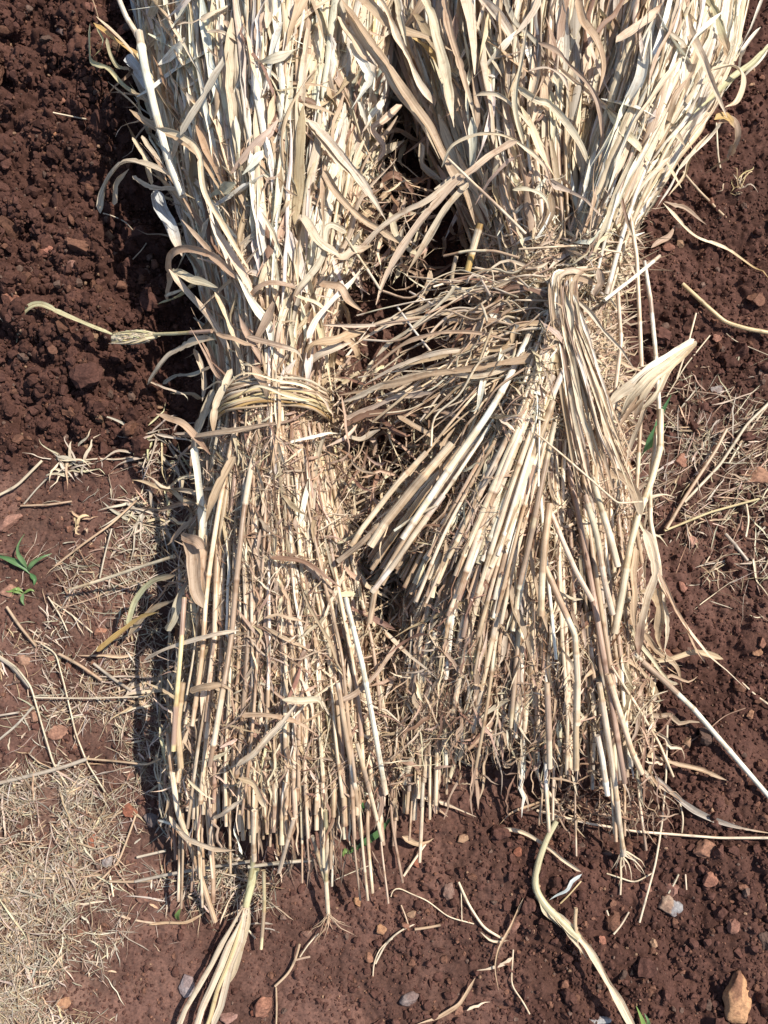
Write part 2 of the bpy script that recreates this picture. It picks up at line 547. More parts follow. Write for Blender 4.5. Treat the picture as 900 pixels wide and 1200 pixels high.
def surf(px, py):
    """height of the heap's upper surface at a plan point (plan units), 0 off the heap"""
    px = np.atleast_1d(np.asarray(px, float)); py = np.atleast_1d(np.asarray(py, float))
    best = np.zeros(px.shape)
    for F in (FA, FB, FC, FD, FM):
        a = F.a
        ym = (a[:, 1] + a[:, 3]) / 2
        o = np.argsort(ym)
        xl, xr, ht = (np.interp(py, ym[o], a[o, i]) for i in (0, 2, 4))
        ok = (py < ym.max() - (95 if F in (FA, FB) else 75 if F is FC else 0)) & (py > ym.min())
        u = (px - xl) / (xr - xl)
        h = np.where(ok & (u > -.03) & (u < 1.03), 6 + ht * (np.maximum(0, 1 - (2 * np.clip(u, 0, 1) - 1) ** 2) ** .55 * .86 + .14), 0)
        best = np.maximum(best, h)
    return best


def tag(o, label=None, cat=None, group=None, kind=None):
    if label: o['label'] = label
    if cat: o['category'] = cat
    if group: o['group'] = group
    if kind: o['kind'] = kind
    return o


def empty(name, loc, *a, **k):
    o = bpy.data.objects.new(name, None); COL.objects.link(o); o.location = [float(c) for c in loc]
    o.empty_display_size = .05
    return tag(o, *a, **k)


# ---------------------------------------------------------------- ground
def axis(lo, hi, step, far):
    core = np.arange(lo, hi, step); out = []; d = step; x = hi
    while x < far:
        out.append(x); d *= 1.07; x += d
    neg = []; d = step; x = lo - step
    while x > -far:
        neg.append(x); d *= 1.07; x -= d
    return np.concatenate([neg[::-1], core, out, [far]])


def litter_density(px, py):
    a = sst(880, 930, py) * (1 - sst(75, 178, px + (py - 930) * .12)) * 1.0
    b = gau(px, py, 120, 840, 90, 75) * .30 + gau(px, py, 60, 760, 90, 60) * .15
    c = gau(px, py, 140, 670, 75, 60) * .42 + gau(px, py, 190, 560, 30, 90) * .5
    d = gau(px, py, 265, 1035, 62, 26) * 1.3
    e = gau(px, py, 850, 540, 90, 75) * .55 + gau(px, py, 880, 660, 40, 40) * .25
    f = gau(px, py, 180, 800, 34, 140) * .4
    g = gau(px, py, 132, 1085, 20, 16) * .7
    return np.clip(a + b + c + d + e + f + g, 0, 1)


def build_ground():
    xs = axis(-.80, .80, .0024, 60); ys = axis(-.92, 1.08, .0024, 60)
    X, Y = np.meshgrid(xs, ys)
    Z = terrain(X, Y)
    Z *= 1 - sst(3, 12, np.hypot(X, Y))
    n = X.size
    v = np.stack([X, Y, Z], -1).reshape(-1, 3)
    w = len(xs)
    i = np.arange(len(ys) - 1)[:, None] * w; j = np.arange(w - 1)[None]
    q = np.stack([i + j, i + j + 1, i + w + j + 1, i + w + j], -1).reshape(-1, 4)
    px, py = W2P(X, Y); px = np.clip(px, -1500, 2400); py = np.clip(py, -1500, 2600)
    R = rough(px, py)
    dug = np.array((.069, .0355, .0275)); trod = np.array((.116, .066, .052))
    f = (1 - sst(.22, .6, R))[..., None] * .9
    c = dug * (1 - f) + trod * f
    c = c * (.85 + .3 * fbm(X / S / 9, Y / S / 9, 5, 3)[..., None])
    ld = litter_density(px, py)[..., None] * .35 + .12 * sst(.5, .7, fbm(X / S / 60, Y / S / 60, 15, 3))[..., None] * f
    c = c * (1 - ld) + np.array((.20, .135, .10)) * ld
    c = c * (.82 + .36 * sst(.35, .65, fbm(X / S / 45, Y / S / 45, 25, 3)))[..., None]
    mb = MB(); mb.add(v, q, [], v[:, :2].copy(), c.reshape(-1, 3))
    o = mb.build('ground', M_SOIL, origin=(0, 0, 0))
    tag(o, kind='structure')


def ico(sub):
    bm = bmesh.new(); bmesh.ops.create_icosphere(bm, subdivisions=sub, radius=1)
    v = np.array([x.co[:] for x in bm.verts]); f = np.array([[a.index for a in p.verts] for p in bm.faces]); bm.free()
    return v, f


IC1, IC2, IC3, IC4 = ico(1), ico(2), ico(3), ico(4)


def rock_shape(ic, planes, seed, depth=.5, rough_=.0):
    r = np.random.default_rng(seed); v = ic[0].copy()
    for _ in range(planes):
        n = norm(r.normal(size=3)); c = r.uniform(depth, .92)
        d = v @ n; v = v - np.maximum(0, d - c)[:, None] * n
    if rough_:
        f = r.uniform(2, 4, (6, 3)) * r.choice([-1, 1], (6, 3)); ph = r.uniform(0, 6, 6)
        v = v * (1 + rough_ * np.sin(ic[0] @ f.T * 1.7 + ph).mean(1) * 2)[:, None]
    return v


def build_crumbs():
    big = np.array([rock_shape(IC3, 9, 60 + k, .42, .14) for k in range(10)])
    med = np.array([rock_shape(IC2, 8, 100 + k, .42, .12) for k in range(14)])
    sml = np.array([rock_shape(IC1, 4, 200 + k, .55, .1) for k in range(12)])
    mb = MB()
    for cnt, lo, hi, pr, F, expo in ((700, 7, 16, big, IC3[1], 2.2), (11000, 2.4, 7.0, med, IC2[1], 2.0), (60000, .9, 2.5, sml, IC1[1], 1.3)):
        px = U(-160, 1060, cnt * 3); py = U(-200, 1400, cnt * 3)
        R = rough(px, py)
        dens = np.clip((R - .3) * 1.2, 0, 1) if hi > 10 else np.clip(R * 1.3, 0, 1) if hi > 5 else np.clip(.35 + R, 0, 1)
        dens = dens * (.35 + 1.3 * np.clip(fbm(px / 40, py / 40, 17, 3) - .2, 0, 1))
        keep = U(0, 1, cnt * 3) < dens
        sf = surf(px, py); keep &= (sf < 20) | (U(0, 1, len(sf)) < .10)
        px, py, R = px[keep][:cnt], py[keep][:cnt], R[keep][:cnt]; m = len(px)
        size = (lo + (hi - lo) * U(0, 1, m) ** expo) * (.65 + .45 * R)
        g = G(px, py, 0); rad = size * S
        t = U(0, 1, m)[:, None]
        base = np.where(t < .84, np.array((.069, .0345, .0268)), np.where(t < .95, np.array((.125, .064, .043)), np.where(t < .99, np.array((.11, .072, .056)), np.array((.24, .15, .095)))))
        base = base * (1.45 - .5 * R[:, None]) * U(.75, 1.3, (m, 1))
        V = pr[rng.integers(0, len(pr), m)]
        a = U(0, 6.283, m); b = U(0, 6.283, m)
        x, y, z = V[..., 0], V[..., 1], V[..., 2]
        y, z = y * np.cos(b)[:, None] - z * np.sin(b)[:, None], y * np.sin(b)[:, None] + z * np.cos(b)[:, None]
        x, y = x * np.cos(a)[:, None] - y * np.sin(a)[:, None], x * np.sin(a)[:, None] + y * np.cos(a)[:, None]
        V = np.stack([x, y, z], -1) * (rad[:, None] * U(.75, 1.25, (m, 3)))[:, None] + g[:, None] + np.array([0, 0, 1])[None, None] * (rad * .2)[:, None, None]
        k = V.shape[1]
        f = F[None] + (np.arange(m) * k)[:, None, None]
        mb.add(V.reshape(-1, 3), [], f.reshape(-1, 3), V[..., :2].reshape(-1, 2), np.repeat(base, k, 0))
    o = mb.build('soil_crumbs', M_CRUMB, smooth=False, origin=(0, 0, 0))
    tag(o, 'small dark red crumbs of soil and grit strewn over the ground', 'soil crumbs', kind='stuff')




# ---------------------------------------------------------------- stones
def stone(px, py, rx, ry, colr, label, cat='stone', up=.35, rot=0., seed=0, dirt=.35, flat=.6, colr2=None):
    g = G(px, py, 0)
    v = rock_shape(IC4, 13, 900 + seed, .40, .05)
    nz = np.sin(v @ (np.array([[7, 3, 5], [-4, 8, 3], [5, -6, 7]]).T * 1.3)).sum(1) * .012
    nz2 = np.sin(v @ (np.array([[17, 13, -15], [-14, 18, 13], [15, -16, 17]]).T * 1.3)).sum(1) * .006
    v = v * (1 + nz + nz2)[:, None]
    ca, sa = math.cos(rot), math.sin(rot)
    hz = min(rx, ry) * flat
    vv = v * np.array([rx, ry, hz]) * S
    vv = vv @ np.array([[ca, sa, 0], [-sa, ca, 0], [0, 0, 1]])
    vv += g + np.array([0, 0, hz * S * up])
    # reddish soil dust lodged in the lower and rough places
    d = sst(.42, .62, fbm(v[:, 0] * 2.3 + seed, v[:, 1] * 2.3 + v[:, 2] * 1.7, seed, 3))[:, None] * dirt
    base = np.array(colr)
    if colr2 is not None:
        k = (v[:, 0] * .8 - v[:, 1] * .5 > .12)[:, None]; base = np.where(k, np.array(colr2), base)
    c = base * (1 - d) + np.array((.115, .052, .04)) * d
    mb = MB(); mb.add(vv, [], IC4[1], vv[:, :2], c)
    o = mb.build('stone', M_STONE)
    return tag(o, label, cat, 'stones lying on the red soil')


RB, TN, GY, RD, DG = (.22, .11, .075), (.34, .19, .11), (.27, .24, .22), (.26, .105, .065), (.15, .12, .11)
STONES = [
    (866, 1168, 20, 27, (.42, .24, .13), 'largest tan stone near the bottom right corner, half buried in soil', .2, -.35, 1),
    (783, 1062, 15, 13, (.30, .21, .15), 'two-toned brown and grey stone below the butt of the right sheaf', .5, .3, 2),
    (788, 1042, 10, 9, (.24, .13, .10), 'small brown stone touching the top of the two-toned stone', .4, .9, 3),
    (823, 996, 15, 11, (.25, .135, .09), 'brown angular stone just below the long pale straw at right', .5, .1, 4),
    (831, 1031, 9, 9, (.31, .15, .10), 'round reddish pebble below the brown angular stone at right', .6, .2, 5),
    (543, 984, 9, 6, (.30, .19, .12), 'flat tan pebble in the gap between the two sheaf butts', .6, .2, 6),
    (526, 1044, 9, 11, (.21, .135, .105), 'dark upright oval stone below the gap between the sheaves', .6, 0., 7),
    (600, 1085, 11, 9, (.22, .12, .09), 'brown stone under the crossing straws at bottom centre', .3, .5, 8),
    (607, 998, 6, 5, RD, 'small red pebble left of the kinked white leaf', .6, .5, 9),
    (310, 1179, 11, 15, (.30, .15, .10), 'upright reddish brown stone at the bottom right of the folded leaf bundle', .5, .1, 10),
    (298, 1184, 6, 5, RD, 'tiny red pebble against the upright reddish stone', .6, .3, 11),
    (268, 1193, 10, 8, (.27, .16, .13), 'brown stone at the bottom edge between leaf bundle and upright stone', .4, .2, 12),
    (219, 1152, 9, 13, (.30, .25, .24), 'smooth grey oval stone left of the folded leaf bundle', .6, .1, 13),
    (108, 984, 10, 8, RD, 'orange red stone on the inner edge of the straw mat', .5, .4, 14),
    (119, 992, 7, 7, (.28, .14, .10), 'small red stone touching the orange red stone by the straw mat', .5, .8, 15),
    (128, 1007, 8, 8, GY, 'light grey angular stone beside the straw mat', .5, .2, 16),
    (152, 950, 10, 8, RD, 'dark red stone in the shade by the left sheaf butt', .5, .0, 17),
    (177, 961, 9, 9, DG, 'dark grey stone in the shade by the left sheaf butt', .5, .5, 18),
    (76, 1174, 9, 7, TN, 'tan stone low at left next to the straw mat', .5, .3, 19),
    (170, 1050, 10, 7, (.20, .11, .08), 'brown half buried stone left of the small green leaf', .3, .3, 20),
    (12, 612, 17, 12, (.31, .17, .125), 'large flat red brown stone at the left edge above the green sprout', .4, .35, 21),
    (796, 543, 14, 12, (.27, .14, .095), 'reddish brown stone right of the right sheaf, among the straws', .5, .1, 22),
    (888, 562, 18, 15, (.31, .175, .115), 'big brown stone at the right edge above the thin tan straw', .5, -.4, 23),
    (808, 635, 8, 11, (.33, .19, .14), 'pinkish mottled stone below the thin tan straw at right', .6, .5, 24),
    (865, 618, 9, 7, (.30, .17, .12), 'small tan stone under the upright straw at right', .5, .2, 25),
    (799, 688, 6, 9, (.28, .14, .10), 'narrow reddish stone close to the right sheaf, below the pinkish stone', .5, .1, 26),
    (893, 752, 6, 8, RB, 'small brown stone at the right edge in the crumbly soil', .5, .1, 27),
    (887, 765, 6, 5, TN, 'tan pebble just below the small brown stone at the right edge', .5, .1, 28),
    (839, 396, 9, 7, (.27, .14, .10), 'red brown stone just under the bent round stalk at right', .5, .2, 29),
    (841, 457, 10, 7, GY, 'dull grey stone among thin straws right of the sheaf', .3, .1, 30),
    (885, 352, 14, 12, (.17, .09, .06), 'dark brown stone at the right edge above the bent round stalk', .4, .2, 31),
    (783, 291, 8, 7, (.20, .10, .07), 'brown stone beside the right sheaf above the bent round stalk', .5, .2, 32),
    (55, 297, 17, 10, (.26, .12, .085), 'long rust red stone in the dug soil at left', .4, .1, 33),
    (85, 312, 8, 7, (.22, .12, .09), 'small brown stone right of the long rust red stone', .5, .1, 34),
    (14, 350, 13, 12, (.25, .12, .08), 'rust red stone in dug soil left of the curled cream leaf', .4, .5, 35),
    (30, 123, 7, 6, (.30, .15, .10), 'orange brown pebble in the dug soil at upper left', .5, .2, 36),
    (65, 159, 5, 4, (.40, .20, .11), 'bright orange pebble below the short stick at upper left', .6, .2, 37),
    (72, 117, 10, 7, (.24, .12, .08), 'rust brown stone above the short stick at upper left', .4, .2, 38),
    (107, 218, 4, 4, (.42, .42, .42), 'tiny whitish pebble in the dug soil at left', .6, .2, 39),
    (145, 37, 12, 9, (.28, .11, .065), 'orange red clod of stone beside the pale stem at top left', .5, .2, 40),
    (106, 10, 10, 10, (.20, .10, .075), 'round brown stone at the top edge left of the left sheaf', .5, .2, 41),
    (72, 38, 8, 8, DG, 'dark grey stone near the top left', .5, .9, 42),
    (60, 772, 10, 6, (.30, .16, .11), 'flat reddish stone under the dead straws at left', .3, .2, 43),
    (28, 774, 9, 8, (.32, .19, .13), 'tan stone above the grey curved straw at the left edge', .3, .6, 44),
    (68, 858, 13, 9, (.29, .16, .11), 'flat pinkish stone in bare soil above the grey stick', .2, .2, 45),
    (40, 840, 8, 9, (.28, .16, .11), 'flat tan stone left of the flat pinkish stone', .2, .9, 46),
    (116, 740, 9, 6, (.34, .17, .11), 'orange brown flake of stone by the straws left of the left sheaf', .4, .2, 47),
    (10, 694, 11, 9, (.30, .17, .12), 'flat red stone left of the lower green sprout', .2, .2, 48),
    (420, 1056, 6, 6, (.34, .19, .10), 'ochre pebble below the green blade', .6, .2, 49),
    (447, 1089, 6, 6, (.36, .20, .11), 'ochre pebble left of the tangled rootlet', .6, .2, 50),
    (488, 1011, 5, 6, RD, 'small red pebble beside the short white straw', .6, .2, 51),
    (432, 1120, 6, 7, (.30, .155, .095), 'rust pebble right of the little forked twig', .5, .2, 52),
    (360, 1094, 7, 6, (.20, .12, .09), 'dark pebble above the little forked twig', .5, .2, 53),
    (537, 1182, 7, 6, (.24, .13, .09), 'brown pebble near the bottom beside the cream leaf chip', .5, .2, 54),
    (480, 1172, 11, 8, (.20, .16, .145), 'dull grey stone half sunk near the bottom centre', .15, .2, 55),
    (700, 1197, 14, 6, (.33, .32, .31), 'grey stone on the bottom edge left of the green leaf', .6, .1, 56),
    (706, 1102, 6, 8, (.33, .15, .10), 'red pebble right of the bent sheathed stem', .5, .5, 57),
    (843, 1072, 6, 7, (.30, .14, .10), 'red pebble right of the two-toned stone', .5, .5, 58),
    (858, 1084, 8, 8, (.24, .125, .09), 'brown pebble between two-toned stone and right edge', .5, .5, 59),
    (879, 838, 6, 6, (.36, .20, .12), 'ochre pebble by the thin reed at the right edge', .6, .2, 60),
    (757, 1041, 6, 6, (.21, .11, .08), 'brown pebble at the foot of the thin upright straw', .5, .2, 61),
]
for s_ in STONES:
    two = (.25, .24, .235) if s_[8] == 2 else None
    stone(s_[0], s_[1], s_[2], s_[3], s_[4], s_[5], up=s_[6], rot=s_[7], seed=s_[8], colr2=two,
          dirt=.75 if s_[2] > 19 else .4)


build_ground()
build_crumbs()

# ---------------------------------------------------------------- the two sheaves
LEAFTONE_TOP = {'white': 6, 'cream': 3, 'pale': 2, 'tan': .7, 'pink': .25, 'blue': .15}
LEAFTONE_MID = {'cream': 2, 'pale': 1.5, 'tan': 3, 'pink': 1.8, 'brown': .9, 'white': .8}


class Sheaf:
    """collects every stalk and leaf; the hundred showing largest become parts, the rest one mass"""
    def __init__(s, label, base):
        s.root = empty('straw_sheaf', base, label, 'sheaf', 'sheaves of dry stalks laid on the soil')
        s.items = {'stalk': [], 'leaf': []}
        s.mass = {'stalk': MB(), 'leaf': MB()}

    def put(s, kind, score, mb):
        s.items[kind].append((score, mb))

    def finish(s):
        for kind, mat, mass in (('stalk', M_STALK, 'stalks'), ('leaf', M_LEAF, 'dry_leaves')):
            it = sorted(s.items[kind], key=lambda a: -a[0])
            for sc, mb in it[:100]:
                mb.build(kind, mat, s.root)
            M = s.mass[kind]
            for sc, mb in it[100:]:
                for k, v in enumerate(mb.v):
                    pass
                merge(M, mb)
            if M.n:
                o = M.build(mass, mat, s.root); tag(o, kind='stuff')


def merge(A, B):
    for a in B.q: A.q.append(a + A.n)
    for a in B.t: A.t.append(a + A.n)
    A.v += B.v; A.uv += B.uv; A.c += B.c; A.n += B.n


def scored_stalk(sh, pts, r, tone, second=None, bonus=0, sides=7, step=6):
    mb = MB(); stalk(mb, pts, r, tone, sides, 3 if bonus >= 900 else step, second, bonus == 4000)
    L = np.linalg.norm(np.diff(np.asarray(pts)[:, :2], axis=0), axis=1).sum()
    sh.put('stalk', r * min(L, 500) + bonus, mb)


def scored_leaf(sh, pts, wid, tone, bonus=0, step=7, **k):
    mb = MB(); w = world_path(pts, step)
    c = pal(tone) if isinstance(tone, str) else tone
    ribbon(mb, w, wid * S, c, **k)
    L = np.linalg.norm(np.diff(np.asarray(pts)[:, :2], axis=0), axis=1).sum()
    sh.put('leaf', wid * L + bonus, mb)


SL = Sheaf('left sheaf, bound near its middle by a yellow twist of stems', P(330, 700, 0))
SR = Sheaf('right sheaf, loosely fanned with a bent-over waist and cut stalks spread to the left', P(640, 650, 0))

STT = {'cream': 4.5, 'white': 1.0, 'tan': 2.6, 'pink': 2.0, 'yellow': .3}


def fill_stalks(sh, F, n, lay, ends, r=(2.5, 4.4), d1=None, tone=STT, jit=.018, u=(0.02, .98), bonus=0, hj=5, sides=7):
    us = (np.arange(n) + U(0, 1, n)) / n * (u[1] - u[0]) + u[0]
    for a in us:
        d0 = ends(a)
        e = (d1 if d1 is not None else F.L) - U(0, 60)
        la = U(*lay)
        c = F.course(a, d0, e, la, jit, hj)
        dr = rng.normal(0, 13) if U(0, 1) < .8 else rng.normal(0, 38)      # most run true, some cross their neighbours
        if F.L < 700: dr *= .35
        dr = abs(dr) * .6 if a < .16 else -abs(dr) * .6 if a > .84 else dr
        c[:, 0] += dr * np.clip(1 - (np.linspace(d0, e, len(c)) - d0) / 430, -.15, 1)
        c[:, 2] += abs(dr) * .25 * np.clip(1 - (np.linspace(d0, e, len(c)) - d0) / 430, 0, 1) * (la > .9)
        scored_stalk(sh, c, U(*r) * (.7 if d0 < 12 else 1), pick(tone), bonus=bonus, sides=sides)


def fill_leaves(sh, F, n, d_rng, len_rng, wid, tone, lay=(.9, 1.06), jit=.05, hj=7, roll=.5, curl=(.2, 1.3), u=(0, 1), drift=0, cols=4, bonus=0):
    for _ in range(n):
        a = U(*u); d0 = U(*d_rng); L = U(*len_rng); d1 = d0 + L
        dr = U(-drift, drift); m = max(4, int(L / 45))
        c = F.course(a, d0, d1, U(*lay), jit, hj, m)
        if dr:
            c[:, 0] += dr * np.linspace(0, 1, m) ** 1.5 * L
        if U(0, 1) < .5: c = c[::-1]
        w_ = U(*wid)
        scored_leaf(sh, c, w_, pick(tone), bonus=bonus, roll=rng.normal(0, roll), twist=rng.normal(0, roll * 1.6),
                    curl=U(*curl) * (1 if U(0, 1) < .6 else -1), cols=cols,
                    taper=(U(.02, .2), U(.1, .7)), ragged=.18, tipcol=pal(pick({'tan': 2, 'brown': .6, 'pale': 3})) if U(0, 1) < .35 else None)


def fibres(sh, n, region, L=(8, 40), wid=(.8, 2.6), tone=None, lift=(1, 10), flow=None, spread=.6, bend=.35):
    """curly shreds of sheath caught all over the surface"""
    tone = tone or {'tan': 3, 'pink': 3, 'brown': 2, 'pale': 2, 'cream': 1.5}
    px, py = U(region[0], region[2], n * 3), U(region[1], region[3], n * 3)
    sf = surf(px, py); ok = sf > 22
    px, py, sf = px[ok][:n], py[ok][:n], sf[ok][:n]; n = len(px)
    ln = U(L[0], L[1], n) * np.where(U(0, 1, n) < .85, 1, 1.9)
    a = U(0, 6.283, n) if flow is None else flow + rng.normal(0, spread, n)
    x, y = walk(px, py, ln, a, 6, bend)
    hh = np.maximum(surf(x.ravel(), y.ravel()).reshape(x.shape), sf[:, None] * .85) + U(lift[0], lift[1], (n, 1)) + np.cumsum(rng.normal(0, 2.2, x.shape), 1)
    bribbons(sh.mass['leaf'], P(x, y, hh), U(wid[0], wid[1], n) * S, pals(tone, n, .22), rng.normal(0, .8, n), rng.normal(0, 1.4, n), U(.3, 1.6, n), 2, (.1, .5), .3)


def strips(sh, F, n, d_rng, len_rng, wid, tone, lay=(.9, 1.05), jit=.02, hj=4, roll=.6, drift=.1, u=(0, 1), cols=2):
    """torn sheaths lying along the stalks"""
    m = 9
    u0 = U(u[0], u[1], (n, 1)); d0 = U(d_rng[0], d_rng[1], (n, 1)); L = U(len_rng[0], len_rng[1], (n, 1)); t = np.linspace(0, 1, m)[None]
    uu = u0 + np.cumsum(rng.normal(0, jit, (n, m)), 1) * .6
    x, y, h = F.at(uu, d0 + L * t, U(lay[0], lay[1], (n, 1)))
    x = x + U(-drift, drift, (n, 1)) * L * t ** 1.5; h = h + rng.normal(0, hj, (n, 1)) + np.cumsum(rng.normal(0, hj * .4, (n, m)), 1)
    w = P(x, y, np.maximum(h, 3)); fl = U(0, 1, n) < .5; w[fl] = w[fl, ::-1]
    bribbons(sh.mass['leaf'], w, U(wid[0], wid[1], n) * S, pals(tone, n), rng.normal(0, roll, n), rng.normal(0, roll * 1.5, n), U(.2, 1.5, n) * rng.choice([-1, 1], n), cols, (.06, .25), .25)


# ----- left sheaf
def ENDA(a):
    base = np.interp(a, [0, .12, .3, .5, .7, .85, 1], [110, 70, 28, 14, 24, 50, 85])
    if U(0, 1) < .07: return U(-60, 10)
    return base + U(0, 1) ** 1.3 * 130 + U(-18, 10)


fill_stalks(SL, FA, 104, (.97, 1.05), ENDA, r=(1.4, 2.8), jit=.011, bonus=900)
fill_stalks(SL, FA, 104, (.86, .96), lambda a: ENDA(a) + 4, r=(1.4, 2.6), jit=.013, bonus=300)
fill_stalks(SL, FA, 90, (.66, .85), lambda a: ENDA(a) - 6, r=(1.4, 2.8), jit=.018, sides=6)
fill_stalks(SL, FA, 60, (.34, .60), lambda a: ENDA(a) + 20, r=(2.0, 3.4), jit=.018, sides=5, tone={'tan': 2, 'pink': 2, 'cream': 1})
fill_stalks(SL, FA, 46, (.05, .32), lambda a: ENDA(a) + 10, r=(2.4, 3.6), jit=.018, sides=5, tone={'tan': 2, 'pink': 2, 'brown': 1})
# pale broad sheaths and blades of the upper half
fill_leaves(SL, FA, 175, (650, 1300), (90, 300), (9, 20), LEAFTONE_TOP, lay=(.95, 1.06), jit=.035, roll=.45, curl=(.3, 1.6), bonus=0)
fill_leaves(SL, FA, 70, (590, 1250), (70, 200), (5, 11), LEAFTONE_TOP, lay=(.9, 1.08), jit=.04, roll=.7, drift=.18)
fill_leaves(SL, FA, 120, (470, 860), (50, 150), (4, 10), LEAFTONE_MID, lay=(.98, 1.10), jit=.06, roll=.8, drift=.55)
fill_leaves(SL, FA, 90, (60, 520), (40, 160), (3, 8), LEAFTONE_MID, lay=(.98, 1.06), jit=.04, roll=.8, drift=.25)
strips(SL, FA, 2300, (620, 1350), (60, 240), (3, 12), LEAFTONE_TOP, lay=(.90, 1.06), jit=.010, drift=.07)
strips(SL, FA, 900, (500, 900), (40, 140), (2, 6), {'cream': 3, 'pale': 2, 'tan': 3, 'pink': 2, 'brown': 1.2, 'white': 1}, jit=.022, drift=.18)
strips(SL, FA, 800, (0, 560), (30, 150), (1.2, 4), {'cream': 3, 'pale': 2, 'tan': 2.5, 'pink': 2.2, 'brown': 1.4, 'white': .8}, jit=.012, drift=.10)
fibres(SL, 1100, (190, 200, 450, 540), wid=(.6, 3), bend=.25)
fibres(SL, 2900, (185, 480, 475, 925), L=(8, 55), wid=(.5, 2.4), flow=1.5, spread=.8, bend=.22)
fibres(SL, 700, (180, -20, 450, 240), L=(12, 60), wid=(1, 4), tone={'pale': 2, 'tan': 1.5, 'white': 2, 'pink': .5}, flow=1.5)
fibres(SL, 700, (190, 470, 470, 950), L=(8, 34), wid=(1, 4.5), tone={'brown': 3, 'pink': 3, 'tan': 2}, bend=.4)
fibres(SR, 800, (430, 470, 780, 920), L=(8, 34), wid=(1, 4.5), tone={'brown': 3, 'pink': 3, 'tan': 2}, bend=.4)
fibres(SL, 420, (190, 500, 470, 900), L=(20, 80), wid=(2, 6), tone={'tan': 3, 'pink': 3, 'pale': 2, 'cream': 2, 'brown': 1}, flow=1.55, spread=.55, bend=.16, lift=(3, 12))
fibres(SR, 420, (440, 470, 780, 870), L=(20, 80), wid=(2, 6), tone={'tan': 3, 'pink': 3, 'pale': 2, 'cream': 2, 'brown': 1}, flow=1.7, spread=.55, bend=.16, lift=(3, 12))
fibres(SL, 130, (170, -20, 460, 430), L=(40, 130), wid=(6, 14), tone={'white': 3, 'cream': 3, 'pale': 2, 'tan': 1.5}, flow=1.55, spread=.5, bend=.12, lift=(4, 20))
fibres(SR, 130, (450, -20, 840, 300), L=(40, 130), wid=(6, 13), tone={'white': 2, 'cream': 3, 'pale': 3, 'tan': 2}, flow=1.5, spread=.5, bend=.12, lift=(4, 20))
# stray blades leaving the flanks
for k in range(70):
    d0 = U(300, 960); side = rng.choice([0, 1]); x0, y0, h0 = FA.at(.04 if side == 0 else .96, d0, .8)
    sg = -1 if side == 0 else 1; L = U(25, 90); a = U(-.6, 1.3)
    tt = np.linspace(0, 1, 6)
    x = x0 + sg * math.cos(a) * L * tt + U(-5, 5, 6); y = y0 + math.sin(a) * L * tt + U(-5, 5, 6)
    h = np.maximum(h0 * (1 - tt ** 1.3 * U(.3, .95)) + U(-6, 6, 6), 4)
    scored_leaf(SL, np.stack([x, y, h], 1), U(2.5, 8), pick({'tan': 3, 'pale': 2, 'pink': 2, 'cream': 1}), roll=rng.normal(0, .8), twist=rng.normal(0, 1.6), curl=U(.4, 1.5), taper=(.05, .5))

